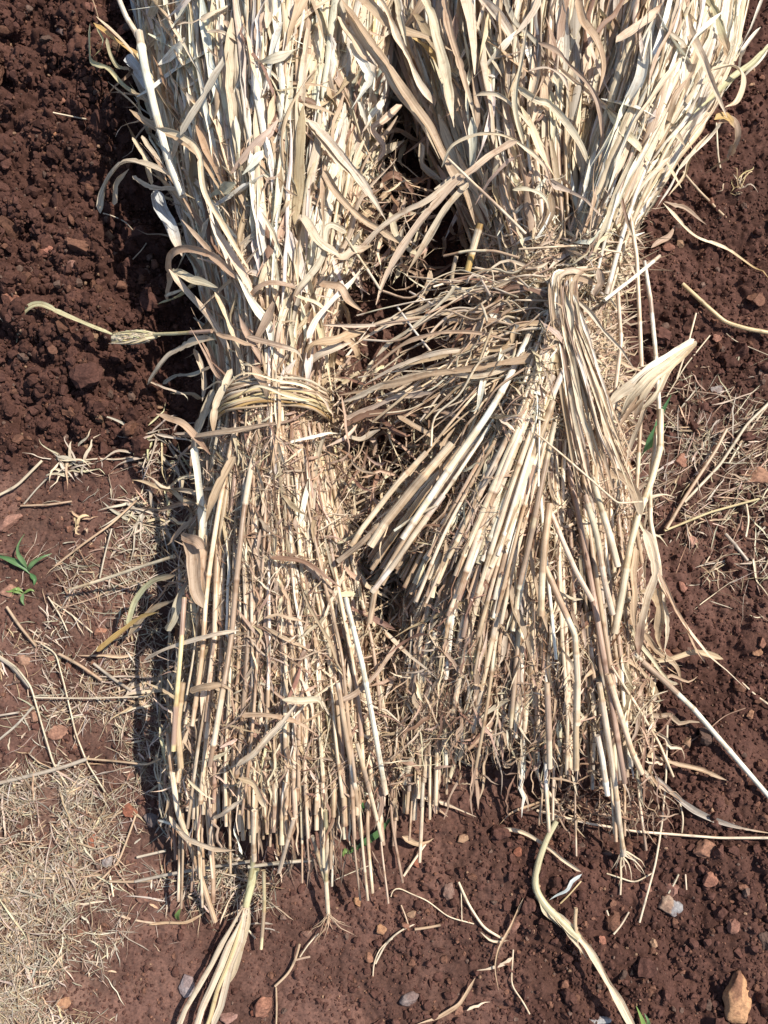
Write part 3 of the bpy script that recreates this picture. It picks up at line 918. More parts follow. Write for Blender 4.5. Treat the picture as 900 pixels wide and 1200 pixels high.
# hand-set leaves and stems of the left sheaf: (points, width, tone, roll, twist, curl)
LEFT_LEAVES = [
    ([(105, 28, 60), (105, 52, 58), (107, 70, 66), (116, 76, 72), (128, 80, 76), (147, 102, 84), (176, 122, 100)], 7, 'olive', .5, 1.0, .9),
    ([(113, 30, 70), (122, 50, 64), (108, 68, 62)], 4, 'olive', .9, .8, .6),
    ([(111, 28, 72), (134, 47, 86), (158, 62, 96), (182, 82, 110)], 8, 'gold', .2, .4, .5),
    ([(125, 45, 50), (131, 66, 50), (140, 80, 60), (152, 82, 78)], 5, 'olive', .4, .3, .8),
    ([(150, 66, 60), (168, 92, 80), (186, 112, 100)], 15, 'blue', .3, .2, .5),
    ([(152, 128, 112), (180, 148, 132), (214, 166, 150), (240, 192, 160), (262, 232, 168)], 9, 'tan', .3, .8, .8),
    ([(155, 160, 60), (170, 185, 80), (178, 215, 90)], 6, 'pale', .3, .5, .5),
    ([(166, 158, 70), (182, 182, 90), (196, 215, 100)], 6, 'pale', .2, .5, .5),
    ([(118, 250, 40), (121, 226, 60), (132, 204, 96), (150, 190, 120), (180, 197, 134), (212, 214, 146)], 13, 'tan', .3, .5, .7),
    ([(132, 240, 60), (136, 215, 80), (150, 200, 110)], 7, 'pale', .6, .5, .7),
    ([(155, 206, 80), (175, 218, 100), (200, 222, 126), (230, 232, 140)], 6, 'tan', .3, .3, .5),
    ([(182, 150, 158), (212, 160, 176), (235, 180, 184), (240, 226, 180), (262, 268, 172), (292, 318, 160)], 7, 'cream', .3, 1.2, .8),
    ([(181, 222, 60), (192, 250, 78), (204, 275, 92), (214, 300, 104)], 14, 'blue', .1, .2, .6),
    ([(196, 352, 60), (199, 322, 96), (202, 300, 126), (220, 292, 140), (250, 300, 150), (282, 330, 152)], 9, 'tan', .4, .9, .8),
    ([(198, 318, 90), (224, 326, 120), (256, 338, 146)], 11, 'tan', .1, .3, .7),
    ([(184, 356, 60), (206, 350, 80), (222, 336, 104), (236, 322, 130)], 8, 'olive', .2, .7, .8),
    ([(195, 346, 76), (215, 340, 96), (240, 330, 128)], 6, 'pale', .5, .5, .5),
    ([(172, 450, 24), (186, 432, 44), (204, 414, 66), (224, 402, 88), (252, 398, 110)], 12, 'pale', .5, .7, .9),
    ([(176, 447, 22), (192, 456, 30), (215, 462, 34), (219, 470, 30)], 2.5, 'pale', 0, 0, .5),
    ([(190, 449, 18), (206, 442, 30), (232, 438, 60), (250, 428, 90)], 5, 'grey', .3, .5, .5),
    ([(228, 408, 80), (236, 425, 70), (239, 447, 60), (236, 470, 50)], 6, 'pale', .3, .8, .5),
    ([(182, 486, 84), (198, 490, 96), (216, 498, 106), (232, 516, 108), (246, 532, 108)], 10, 'tan', .4, .5, .9),
    ([(272, 432, 132), (262, 452, 128), (252, 478, 118), (249, 508, 104)], 8, 'cream', .3, .4, .8),
    ([(250, 455, 100), (238, 490, 80), (228, 520, 60), (222, 560, 50)], 8, 'pale', .2, .5, .8),
    ([(229, 522, 100), (231, 555, 96), (234, 590, 94), (238, 632, 98), (240, 660, 100)], 9, 'white', -.2, .3, .5),
    ([(275, 534, 130), (262, 560, 130), (248, 590, 126), (240, 612, 116)], 11, 'tan', -.2, .3, .7),
    ([(212, 628, 110), (228, 632, 122), (240, 642, 124)], 10, 'pink', .2, .4, .8),
    ([(222, 630, 112), (226, 656, 114), (230, 684, 112), (236, 712, 110)], 14, 'pink', -.2, .3, .6),
    ([(238, 642, 112), (238, 675, 112), (240, 700, 110)], 10, 'tan', .3, .3, .6),
    ([(150, 735, 30), (160, 705, 44), (182, 680, 66), (206, 672, 92)], 6, 'olive', .3, .4, .8),
    ([(150, 744, 20), (175, 720, 40), (200, 706, 70), (218, 694, 96)], 7, 'tan', .2, .6, .8),
    ([(112, 762, 20), (130, 748, 30), (158, 728, 46), (186, 716, 70)], 6, 'gold', .1, .6, .7),
    ([(168, 774, 70), (198, 760, 96), (240, 748, 120), (280, 738, 130)], 4.5, 'pale', .2, .3, .6),
    ([(196, 740, 60), (205, 722, 74), (212, 700, 86), (222, 676, 96)], 9, 'pale', .4, .7, .7),
    ([(210, 510, 90), (226, 512, 104), (250, 508, 122), (290, 502, 132), (335, 494, 136), (362, 480, 134)], 6, 'pink', .2, .5, .6),
    ([(236, 514, 110), (268, 508, 126), (310, 500, 134)], 4, 'cream', .2, .5, .6),
    ([(333, 519, 134), (370, 512, 132), (402, 506, 118)], 4, 'white', .1, .2, .5),
    ([(316, 655, 142), (345, 655, 142), (372, 668, 138), (400, 690, 130)], 5, 'brown', .2, .4, .6),
    ([(310, 723, 136), (335, 722, 138), (362, 730, 136)], 4, 'tan', .2, .4, .6),
    ([(222, 812, 108), (240, 804, 120), (262, 804, 126), (272, 810, 124)], 8, 'tan', .2, .4, .9),
    ([(282, 840, 130), (310, 838, 136), (345, 844, 136), (372, 860, 130)], 5, 'tan', .2, .4, .7),
    ([(278, 900, 124), (300, 880, 134), (325, 855, 140), (350, 822, 142)], 7, 'pale', .2, .4, .8),
    ([(330, 820, 140), (350, 820, 142), (372, 820, 140), (380, 832, 136)], 7, 'pale', .2, .4, .8),
    ([(280, 912, 118), (298, 922, 122), (310, 948, 108)], 7, 'tan', .2, .4, .8),
    ([(250, 960, 84), (268, 950, 100), (285, 936, 112)], 5, 'pale', .3, .4, .8),
    ([(198, 955, 50), (206, 968, 52), (222, 984, 62), (250, 992, 72), (275, 996, 80)], 6, 'cream', .3, .4, .8),
    ([(184, 962, 30), (200, 966, 44), (214, 974, 60)], 3, 'white', .3, .4, .8),
    ([(220, 910, 110), (240, 930, 112), (250, 938, 110)], 3, 'pale', .3, .4, .8),
    ([(400, 822, 118), (420, 812, 112), (440, 790, 110), (455, 770, 100), (470, 750, 92)], 5, 'pink', .2, .4, .6),
    ([(290, 395, 148), (320, 402, 150), (348, 412, 146), (356, 424, 140)], 7, 'pink', .2, .4, .7),
    ([(252, 390, 132), (276, 398, 144), (300, 406, 148)], 6, 'tan', .2, .4, .7),
    ([(292, 350, 150), (305, 336, 162), (325, 332, 166), (345, 336, 160)], 8, 'pink', .3, .5, .9),
    ([(345, 345, 160), (368, 354, 156), (392, 370, 146)], 4, 'cream', .3, .5, .7),
    ([(340, 270, 164), (352, 256, 172), (370, 280, 172), (385, 292, 168), (398, 302, 162)], 12, 'tan', .3, .5, .8),
    ([(392, 304, 162), (412, 296, 156), (436, 288, 150)], 12, 'pale', .3, .3, .7),
    ([(405, 275, 160), (385, 265, 170), (378, 300, 165), (348, 340, 160), (344, 355, 156)], 7, 'tan', .2, .5, .7),
    ([(360, 396, 142), (372, 372, 150), (392, 350, 152), (410, 330, 150), (428, 310, 142)], 7, 'white', .1, .3, .8),
    ([(374, 335, 150), (398, 336, 154), (408, 352, 150), (424, 366, 142)], 9, 'pink', .2, .9, .9),
    ([(360, 420, 130), (368, 404, 142), (400, 396, 140), (430, 388, 128)], 11, 'tan', .2, .5, .8),
    ([(362, 428, 122), (380, 412, 134), (412, 402, 130)], 9, 'pale', .2, .5, .8),
    ([(256, 168, 168), (288, 152, 184), (320, 142, 192), (350, 140, 190), (366, 150, 190), (392, 182, 182), (420, 215, 168), (448, 250, 150)], 9, 'pale', .15, .5, .8),
    ([(362, 142, 194), (390, 172, 188), (424, 215, 168), (452, 256, 148)], 11, 'tan', .1, .4, .7),
    ([(313, 96, 196), (340, 98, 198), (370, 101, 198), (395, 108, 192)], 4, 'tan', .1, .2, .6),
    ([(310, 76, 198), (328, 66, 200), (345, 50, 202), (350, 32, 204)], 7, 'cream', .1, .4, .8),
    ([(322, 62, 202), (345, 34, 206), (370, 10, 208), (400, -6, 208)], 7, 'cream', .1, .4, .8),
    ([(234, 24, 198), (252, 16, 202), (270, 4, 204)], 8, 'cream', .1, .4, .8),
    ([(206, 28, 190), (224, 26, 196), (240, 22, 200)], 2.5, 'tan', .1, .4, .8),
    ([(210, 160, 180), (226, 132, 190), (240, 108, 196), (262, 76, 200), (268, 58, 202)], 8, 'grey', .2, .4, .8),
    ([(240, 36, 196), (262, 40, 202), (285, 54, 204), (308, 78, 200)], 6, 'pale', .2, .4, .8),
    ([(262, 26, 202), (285, 46, 204), (300, 70, 202)], 7, 'cream', .3, .4, .8),
    ([(290, 92, 196), (300, 106, 196), (302, 140, 192)], 7, 'white', .1, .4, .8),
    ([(334, 122, 192), (352, 118, 194), (372, 122, 190)], 8, 'brown', .3, .4, .8),
    ([(345, 95, 194), (358, 122, 192), (378, 128, 188), (400, 140, 178)], 5, 'pink', .3, .4, .8),
    ([(410, 50, 190), (432, 90, 182), (425, 108, 178), (412, 128, 174)], 12, 'white', .3, .8, .6),
    ([(395, 18, 196), (415, 50, 192), (440, 78, 184)], 14, 'pale', .3, .5, .6),
]
for pts, wd, tn, ro, tw, cu in LEFT_LEAVES:
    tn = {'tan': 'pale', 'pink': 'tan'}.get(tn, tn) if (pts[0][1] < 340 and U(0, 1) < .6) else tn
    scored_leaf(SL, pts, wd, tn, bonus=5000, roll=ro * rng.choice([-1, 1]), twist=tw * rng.choice([-1, 1]), curl=cu, taper=(U(.01, .08), U(.04, .5)), ragged=.2, cols=7, step=4, tipcol=pal(pick({'tan': 2, 'brown': 1, 'pale': 2})) if U(0, 1) < .4 else None)
LEFT_STALKS = [
    ([(139, -2, 120), (148, 20, 124), (162, 42, 130), (166, 56, 134)], 3.6, 'white'),
    ([(163, 38, 134), (170, 80, 140), (182, 130, 146), (198, 190, 146), (214, 230, 140)], 5.2, 'white'),
    ([(85, 690, 14), (118, 680, 24), (160, 666, 50), (204, 652, 84)], 2.6, 'cream'),
    ([(175, 392, 62), (205, 391, 84), (248, 388, 112)], 3.0, 'olive'),
    ([(197, 860, 70), (201, 900, 66), (208, 950, 56), (228, 1005, 36), (252, 1080, 8)], 4.0, 'tan'),
    ([(396, 800, 124), (404, 850, 118), (414, 910, 96), (424, 980, 50)], 3.6, 'white'),
    ([(418, 870, 110), (434, 930, 80), (448, 985, 44)], 3.0, 'cream'),
    ([(405, 700, 130), (425, 780, 124), (440, 860, 104), (452, 930, 70)], 3.6, 'white'),
    ([(381, 950, 90), (383, 990, 56), (382, 1030, 24), (385, 1076, 6)], 3.2, 'olive'),
    ([(366, 980, 60), (375, 1010, 34), (382, 1036, 20)], 2.6, 'grey'),
    ([(391, 940, 80), (390, 990, 40), (389, 1038, 12)], 2.0, 'white'),
    ([(297, 1004, 40), (294, 1030, 22), (288, 1060, 12)], 4.0, 'olive'),
    ([(298, 950, 110), (297, 985, 90), (298, 1008, 66)], 3.6, 'cream'),
    ([(309, 1020, 40), (310, 1060, 18), (306, 1112, 6)], 2.6, 'olive'),
    ([(344, 960, 96), (336, 990, 76), (327, 1022, 48)], 3.2, 'cream'),
    ([(214, 800, 100), (208, 850, 90), (212, 900, 80)], 4.4, 'tan'),
    ([(216, 700, 110), (212, 760, 108), (206, 830, 100), (203, 880, 86)], 3.6, 'yellow'),
]
for pts, r, tn in LEFT_STALKS:
    scored_stalk(SL, pts, r * (.9 if pts[0][1] < 60 else .72), tn, second='white' if pts[0][1] < 60 else None, bonus=4000)
# dangling roots at the cut end of one stalk
for k in range(16):
    a = U(.5, 2.6); L = U(14, 44)
    x = 385 + np.cos(a) * L * np.array([0, .4, 1]) + U(-3, 3, 3); y = 1070 + np.sin(a) * L * np.array([0, .5, 1])
    ribbon(SL.mass['leaf'], world_path(np.stack([x, y, [10, 8, 3]], 1), 4), 1.1 * S, pal('tan'), cols=2, taper=(.1, .6))
for k in range(60):
    px = U(330, 440); L = U(14, 40); a = U(1.1, 2.0)
    x = px + np.cos(a) * L * np.array([0, .5, 1]); y = U(985, 1012) + np.sin(a) * L * np.array([0, .5, 1])
    ribbon(SL.mass['leaf'], world_path(np.stack([x, y, [44, 26, 6]], 1), 4), 1.3 * S, pal('pink'), cols=2, taper=(.1, .6))

# the seed head that sticks out to the left, with its curled flag leaf
head_leaf = [(19, 402, 6), (24, 382, 22), (32, 364, 38), (48, 357, 46), (72, 368, 50), (104, 383, 52), (136, 394, 54)]
mb = MB(); ribbon(mb, world_path(head_leaf, 4), 10 * S, pal('olive') * 1.12, roll=.2, twist=.8, curl=1.0, cols=6, taper=(.35, .1), rib=.1)
fl = mb.build('flag_leaf', M_LEAF, SL.root); fl['label'] = 'pale green curled leaf reaching left over the dug soil'
mb = MB()
t = np.linspace(0, 1, 22)
cx, cy, ch = 132 + 52 * t, 397 - 4 * t, 54 + 10 * t
tube(mb, P(cx, cy, ch), 7.2 * S * np.sin(np.pi * np.clip(.12 + .80 * t, 0, 1)) ** .6, pal('pale'), 10)
hd = mb.build('seed_head', M_LEAF, SL.root)
mb = MB()
for k in range(240):
    q = U(0.02, .8); a = U(0, 6.28); rr = 7.8 * math.sin(math.pi * (.12 + .8 * q)) ** .6
    c0 = np.array([132 + 52 * q, 397 - 4 * q + rr * math.cos(a), 54 + 10 * q + rr * math.sin(a)])
    p = P(*c0)
    v = IC1[0] * np.array([3.6, 1.0, .9]) * S
    an = U(-.3, .3); v = v @ np.array([[math.cos(an), math.sin(an), 0], [-math.sin(an), math.cos(an), 0], [0, 0, 1]])
    mb.add(v + p, [], IC1[1], v[:, :2], pal(pick({'pale': 3, 'grey': 2, 'olive': 2}), .2))
mb.build('grain', M_LEAF, hd)['kind'] = 'stuff'
for k in range(7):
    mb = MB(); a = U(-1, 1)
    ribbon(mb, world_path([(186, 393 + a * 2, 64), (168, 393 + a * 6, 66 + U(-2, 4)), (148, 395 + a * 7, 64 + U(-2, 4)), (U(128, 140), 397 + a * 8, 58)], 4), U(2.5, 5) * S, pal(pick({'pale': 2, 'olive': 2})), roll=a * .8, twist=U(-.6, .6), curl=1.2, cols=4, taper=(.1, .5))
    mb.build('bract', M_LEAF, hd)

# the tie: a twist of yellow stems round the waist
T0 = None
for k in range(15):
    y0 = 444 + k * 2.35; b_ = U(-2.5, 2.5)
    pts = [(262 + U(-3, 3), y0 + 22, 30), (255, y0 + 15 + b_, 84), (270, y0 + 5 + b_, 124), (300, y0 - 2 + U(-2.5, 2.5), 133 + U(-2.5, 2.5)),
           (335, y0 - 2 + U(-2.5, 2.5), 134 + U(-2.5, 2.5)), (362, y0 + 3 + U(-2, 2), 133 + U(-2, 2)), (380, y0 + 11, 110), (386, y0 + 16, 70), (380, y0 + 20, 30)]
    mb = MB(); w = world_path(pts, 3)
    col = pal(['tan', 'pale', 'tan', 'pale', 'tan', 'pale', 'tan', 'yellow', 'tan', 'yellow', 'pale', 'yellow', 'tan', 'gold', 'tan'][k], .12) * .92
    n = len(w); w = w + np.stack([wobble(n, .8 * S, 14), wobble(n, 1.2 * S, 14), wobble(n, 1.0 * S, 14)], 1)
    tube(mb, w, U(.9, 1.6) * S * (1 + wobble(n, .25, 16)), np.clip(col * (1 + wobble(n, .28, 14)[:, None]), 0, .85), 7)
    if T0 is None:
        T0 = mb.build('tie_band', M_BAND, SL.root); T0['label'] = 'twist of yellow stems round the waist'
    else:
        mb.build('strand', M_BAND, T0)
for pts in ([(258, 462, 120), (285, 440, 142), (320, 446, 146), (356, 452, 140), (384, 470, 112)], [(262, 476, 112), (300, 452, 146), (345, 466, 144), (378, 478, 118)],
            [(372, 462, 132), (384, 474, 124), (392, 492, 104)], [(270, 452, 136), (256, 448, 120), (240, 456, 92)]):
    mb = MB(); ribbon(mb, world_path(pts, 4), 3.2 * S, pal('cream'), curl=1.4, cols=3, taper=(.02, .3)); mb.build('strand', M_BAND, T0)
SL.finish()


# ----- right sheaf
def ENDB(a):
    e = U(0, 1) ** 1.3
    base = np.interp(a, [0, .15, .26, .36, .5, .58, .8, 1], [5, 25, 110, 175, 165, 62, 40, 75])
    if (a < .12 or a > .6) and U(0, 1) < .05: return U(-50, 10)
    return base + e * 130 + U(-14, 8)


fill_stalks(SR, FB, 104, (.96, 1.05), ENDB, r=(1.5, 3.0), jit=.011, bonus=500, tone={'cream': 4, 'white': 1, 'tan': 2.4, 'pink': 1.6, 'grey': .6})
fill_stalks(SR, FB, 100, (.82, .95), ENDB, r=(1.5, 2.8), jit=.013, bonus=200)
fill_stalks(SR, FB, 80, (.54, .80), ENDB, r=(1.5, 2.9), jit=.018, sides=6, tone={'tan': 2, 'pink': 2, 'cream': 1})
fill_stalks(SR, FB, 56, (.2, .48), ENDB, r=(2.2, 3.6), jit=.018, sides=5, tone={'tan': 2, 'pink': 2, 'brown': 1})
fill_stalks(SR, FM, 56, (.95, 1.08), lambda a: 55 * a + U(0, 1) * 170, r=(1.5, 3.0), jit=.014, bonus=600, d1=400)
fill_stalks(SR, FM, 60, (.75, .93), lambda a: 60 * a + 10 + U(0, 150), r=(1.5, 2.8), jit=.014, sides=6, d1=350, tone={'tan': 3, 'pink': 2, 'cream': 2})
strips(SR, FM, 260, (0, 330), (30, 130), (1.3, 4), {'cream': 2.4, 'pale': 1, 'tan': 3, 'pink': 2.4, 'brown': 1.2}, jit=.012, drift=.08)
fill_stalks(SR, FC, 62, (.98, 1.06), lambda a: U(0, 1) ** 1.1 * 115, r=(1.6, 3.3), jit=.010, bonus=1500, hj=5, tone={'cream': 4, 'white': 2.2, 'tan': 1.2, 'yellow': .3}, d1=400)
fill_stalks(SR, FC, 84, (.84, .97), lambda a: U(0, 80), r=(1.5, 2.9), jit=.015, bonus=400, tone={'cream': 3, 'tan': 3, 'pink': 1.5})
fill_stalks(SR, FC, 66, (.62, .86), lambda a: U(0, 70), r=(1.6, 3.0), jit=.02, sides=6, tone={'tan': 3, 'pink': 2, 'brown': 1})
fill_stalks(SR, FD, 24, (.9, 1.03), lambda a: 0, r=(2.4, 3.8), jit=.02, bonus=100, tone={'white': 3, 'cream': 3}, d1=430)
# dull upright blades of the top, bright fan at the right
fill_leaves(SR, FB, 140, (700, 1250), (90, 280), (9, 20), {'white': 1.2, 'cream': 2.2, 'pale': 3, 'tan': 2.2, 'grey': .6}, lay=(.92, 1.08), jit=.03, roll=.6, curl=(.3, 1.6))
fill_leaves(SR, FB, 90, (640, 1200), (70, 200), (4, 10), {'cream': 2, 'pale': 3, 'tan': 3, 'grey': .6, 'brown': .6}, lay=(.95, 1.16), jit=.06, roll=.8, drift=.4)
fill_leaves(SR, FD, 120, (30, 300), (100, 230), (6, 13), {'white': 5, 'cream': 4, 'pale': 1.5, 'tan': .6}, lay=(.93, 1.08), jit=.035, roll=.5, curl=(.3, 1.4))
fill_leaves(SR, FD, 70, (60, 330), (60, 160), (3, 8), {'white': 4, 'cream': 3, 'tan': 1}, lay=(.95, 1.14), jit=.06, roll=.7, u=(.1, 1.08), drift=.25)
fill_leaves(SR, FB, 80, (60, 600), (40, 160), (3, 8), LEAFTONE_MID, lay=(.98, 1.06), jit=.04, roll=.8, drift=.25)
fill_leaves(SR, FC, 50, (20, 380), (40, 140), (3, 7), LEAFTONE_MID, lay=(.98, 1.06), jit=.04, roll=.8, drift=.2)
strips(SR, FB, 1900, (640, 1350), (60, 230), (3, 11), {'white': 2.5, 'cream': 2.2, 'pale': 3, 'tan': 3, 'pink': 1.5, 'brown': .5}, jit=.010, drift=.08)
strips(SR, FD, 1200, (0, 420), (50, 190), (2, 6), {'white': 5, 'cream': 4, 'pale': 2, 'tan': .8}, jit=.010, drift=.05)
strips(SR, FB, 800, (0, 620), (30, 150), (1.2, 4), {'cream': 3, 'pale': 2, 'tan': 2.5, 'pink': 2.2, 'brown': 1.6, 'white': .6}, jit=.012, drift=.10)
strips(SR, FC, 330, (0, 400), (25, 120), (1.3, 4), {'cream': 2.4, 'pale': 1, 'tan': 3, 'pink': 2.4, 'brown': 1.2, 'white': 1}, jit=.012, drift=.08, lay=(.85, 1.02))
fibres(SR, 1700, (440, 270, 740, 490), L=(16, 90), wid=(.6, 3.0), flow=2.6, spread=.55, bend=.2, tone={'cream': 3, 'pale': 2, 'tan': 3, 'pink': 2, 'brown': 1})
fibres(SR, 2300, (430, 275, 745, 500), L=(12, 70), wid=(.8, 4.8), bend=.3, lift=(4, 22), tone={'cream': 3, 'pale': 2, 'tan': 3, 'pink': 2, 'white': 1})
fibres(SR, 2700, (420, 450, 790, 880), L=(8, 55), wid=(.5, 2.4), flow=1.7, spread=.8, bend=.22)
fibres(SR, 900, (480, 40, 800, 320), L=(10, 50), wid=(.8, 3), tone={'pale': 2, 'tan': 2, 'white': 1, 'pink': 1}, flow=1.3)
for k in range(60):
    d0 = U(60, 900); side = rng.choice([0, 1], p=[.3, .7]); x0, y0, h0 = FB.at(.04 if side == 0 else .96, d0, .8)
    sg = -1 if side == 0 else 1; L = U(20, 70); a = U(-.4, 1.4)
    tt = np.linspace(0, 1, 6)
    x = x0 + sg * math.cos(a) * L * tt + U(-5, 5, 6); y = y0 + math.sin(a) * L * tt + U(-5, 5, 6)
    h = np.maximum(h0 * (1 - tt ** 1.3 * U(.3, .95)) + U(-6, 6, 6), 4)
    scored_leaf(SR, np.stack([x, y, h], 1), U(2.5, 7), pick({'tan': 3, 'pale': 2, 'pink': 2, 'cream': 1}), roll=rng.normal(0, .8), twist=rng.normal(0, 1.6), curl=U(.4, 1.5), taper=(.05, .5))

# gap between the sheaves: leaves and shreds fallen low into the hollow
for k in range(150):
    x0, y0 = U(410, 560), U(140, 560)
    if 425 < x0 < 500 and (160 < y0 < 215 or 330 < y0 < 420) and U(0, 1) < .75: continue
    a = U(0, 6.28); L = U(20, 80); m = 5; da = rng.normal(0, .3, m).cumsum()
    x = x0 + np.cumsum(np.cos(a + da)) * L / m; y = y0 + np.cumsum(np.sin(a + da)) * L / m
    scored_leaf(SR, np.stack([x, y, U(15, 70) + np.cumsum(rng.normal(0, 7, m)).clip(-12, 50)], 1), U(3, 9), pick({'tan': 3, 'brown': 2, 'pink': 2, 'pale': 1}), bonus=-9999,
                roll=rng.normal(0, .7), twist=rng.normal(0, 1.2), curl=U(.3, 1.4), cols=3, taper=(.1, .5), step=6)

# tangle of sheath rags between the two waists, lower half
for x0, y0, x1, y1, hh, nn in ((385, 430, 520, 640, (50, 125), 420), (400, 560, 500, 900, (25, 100), 620), (400, 190, 500, 330, (40, 120), 160), (540, 780, 660, 880, (10, 70), 260)):
    px, py = U(x0, x1, nn), U(y0, y1, nn)
    x, y = walk(px, py, U(14, 90, nn), 2.2 + rng.normal(0, .8, nn), 7, .25)
    h = U(hh[0], hh[1], (nn, 1)) + np.cumsum(rng.normal(0, 4, x.shape), 1)
    bribbons(SR.mass['leaf'], P(x, y, np.maximum(h, 8)), (1 + 5 * U(0, 1, nn) ** 2) * S, pals({'tan': 3, 'pink': 3, 'brown': 2, 'pale': 2, 'cream': 2}, nn), rng.normal(0, .7, nn), rng.normal(0, 1.3, nn), U(.3, 1.6, nn), 3, (.06, .35), .25)

# sweep of leaves and fine stems from the waist towards the left sheaf
for k in range(100):
    q = U(0, 1); y1 = 300 + 175 * q; x0 = U(570, 670)
    xe = U(395, 560) if U(0, 1) < .5 else U(470, 600)
    ye = y1 + U(-10, 45) + (670 - xe) * .12
    ys = 320 + 110 * q
    n_ = 6; tt = np.linspace(0, 1, n_)
    x = x0 + (xe - x0) * tt; y = ys + (ye - ys) * tt - np.sin(tt * 3.14) * U(-8, 22)
    h = np.maximum(surf(x, y), 60) * np.array([.98, 1.02, 1.03, 1.0, .96, .9]) + U(4, 14) + rng.normal(0, 3, n_)
    x = x + U(-7, 7, n_); y = y + U(-9, 9, n_) + U(-30, 30) * (tt - .5)
    h = 190 * (1 - tt) + np.interp(xe, [390, 560], [118, 165]) * tt + U(-4, 12) + rng.normal(0, 3, n_)
    if U(0, 1) < .16:
        cut = int(rng.integers(0, 3)); x, y, h = x[cut:], y[cut:], h[cut:]
        scored_leaf(SR, np.stack([x, y, h], 1), U(3, 8), pick(LEAFTONE_MID), roll=rng.normal(0, .5), twist=rng.normal(0, .9), curl=U(.3, 1.3), taper=(.05, .5))
    else:
        scored_stalk(SR, np.stack([x, y, h], 1), U(.6, 1.5), pick({'cream': 3, 'pale': 2, 'tan': 3, 'pink': 2}), bonus=-900, sides=5, step=7)

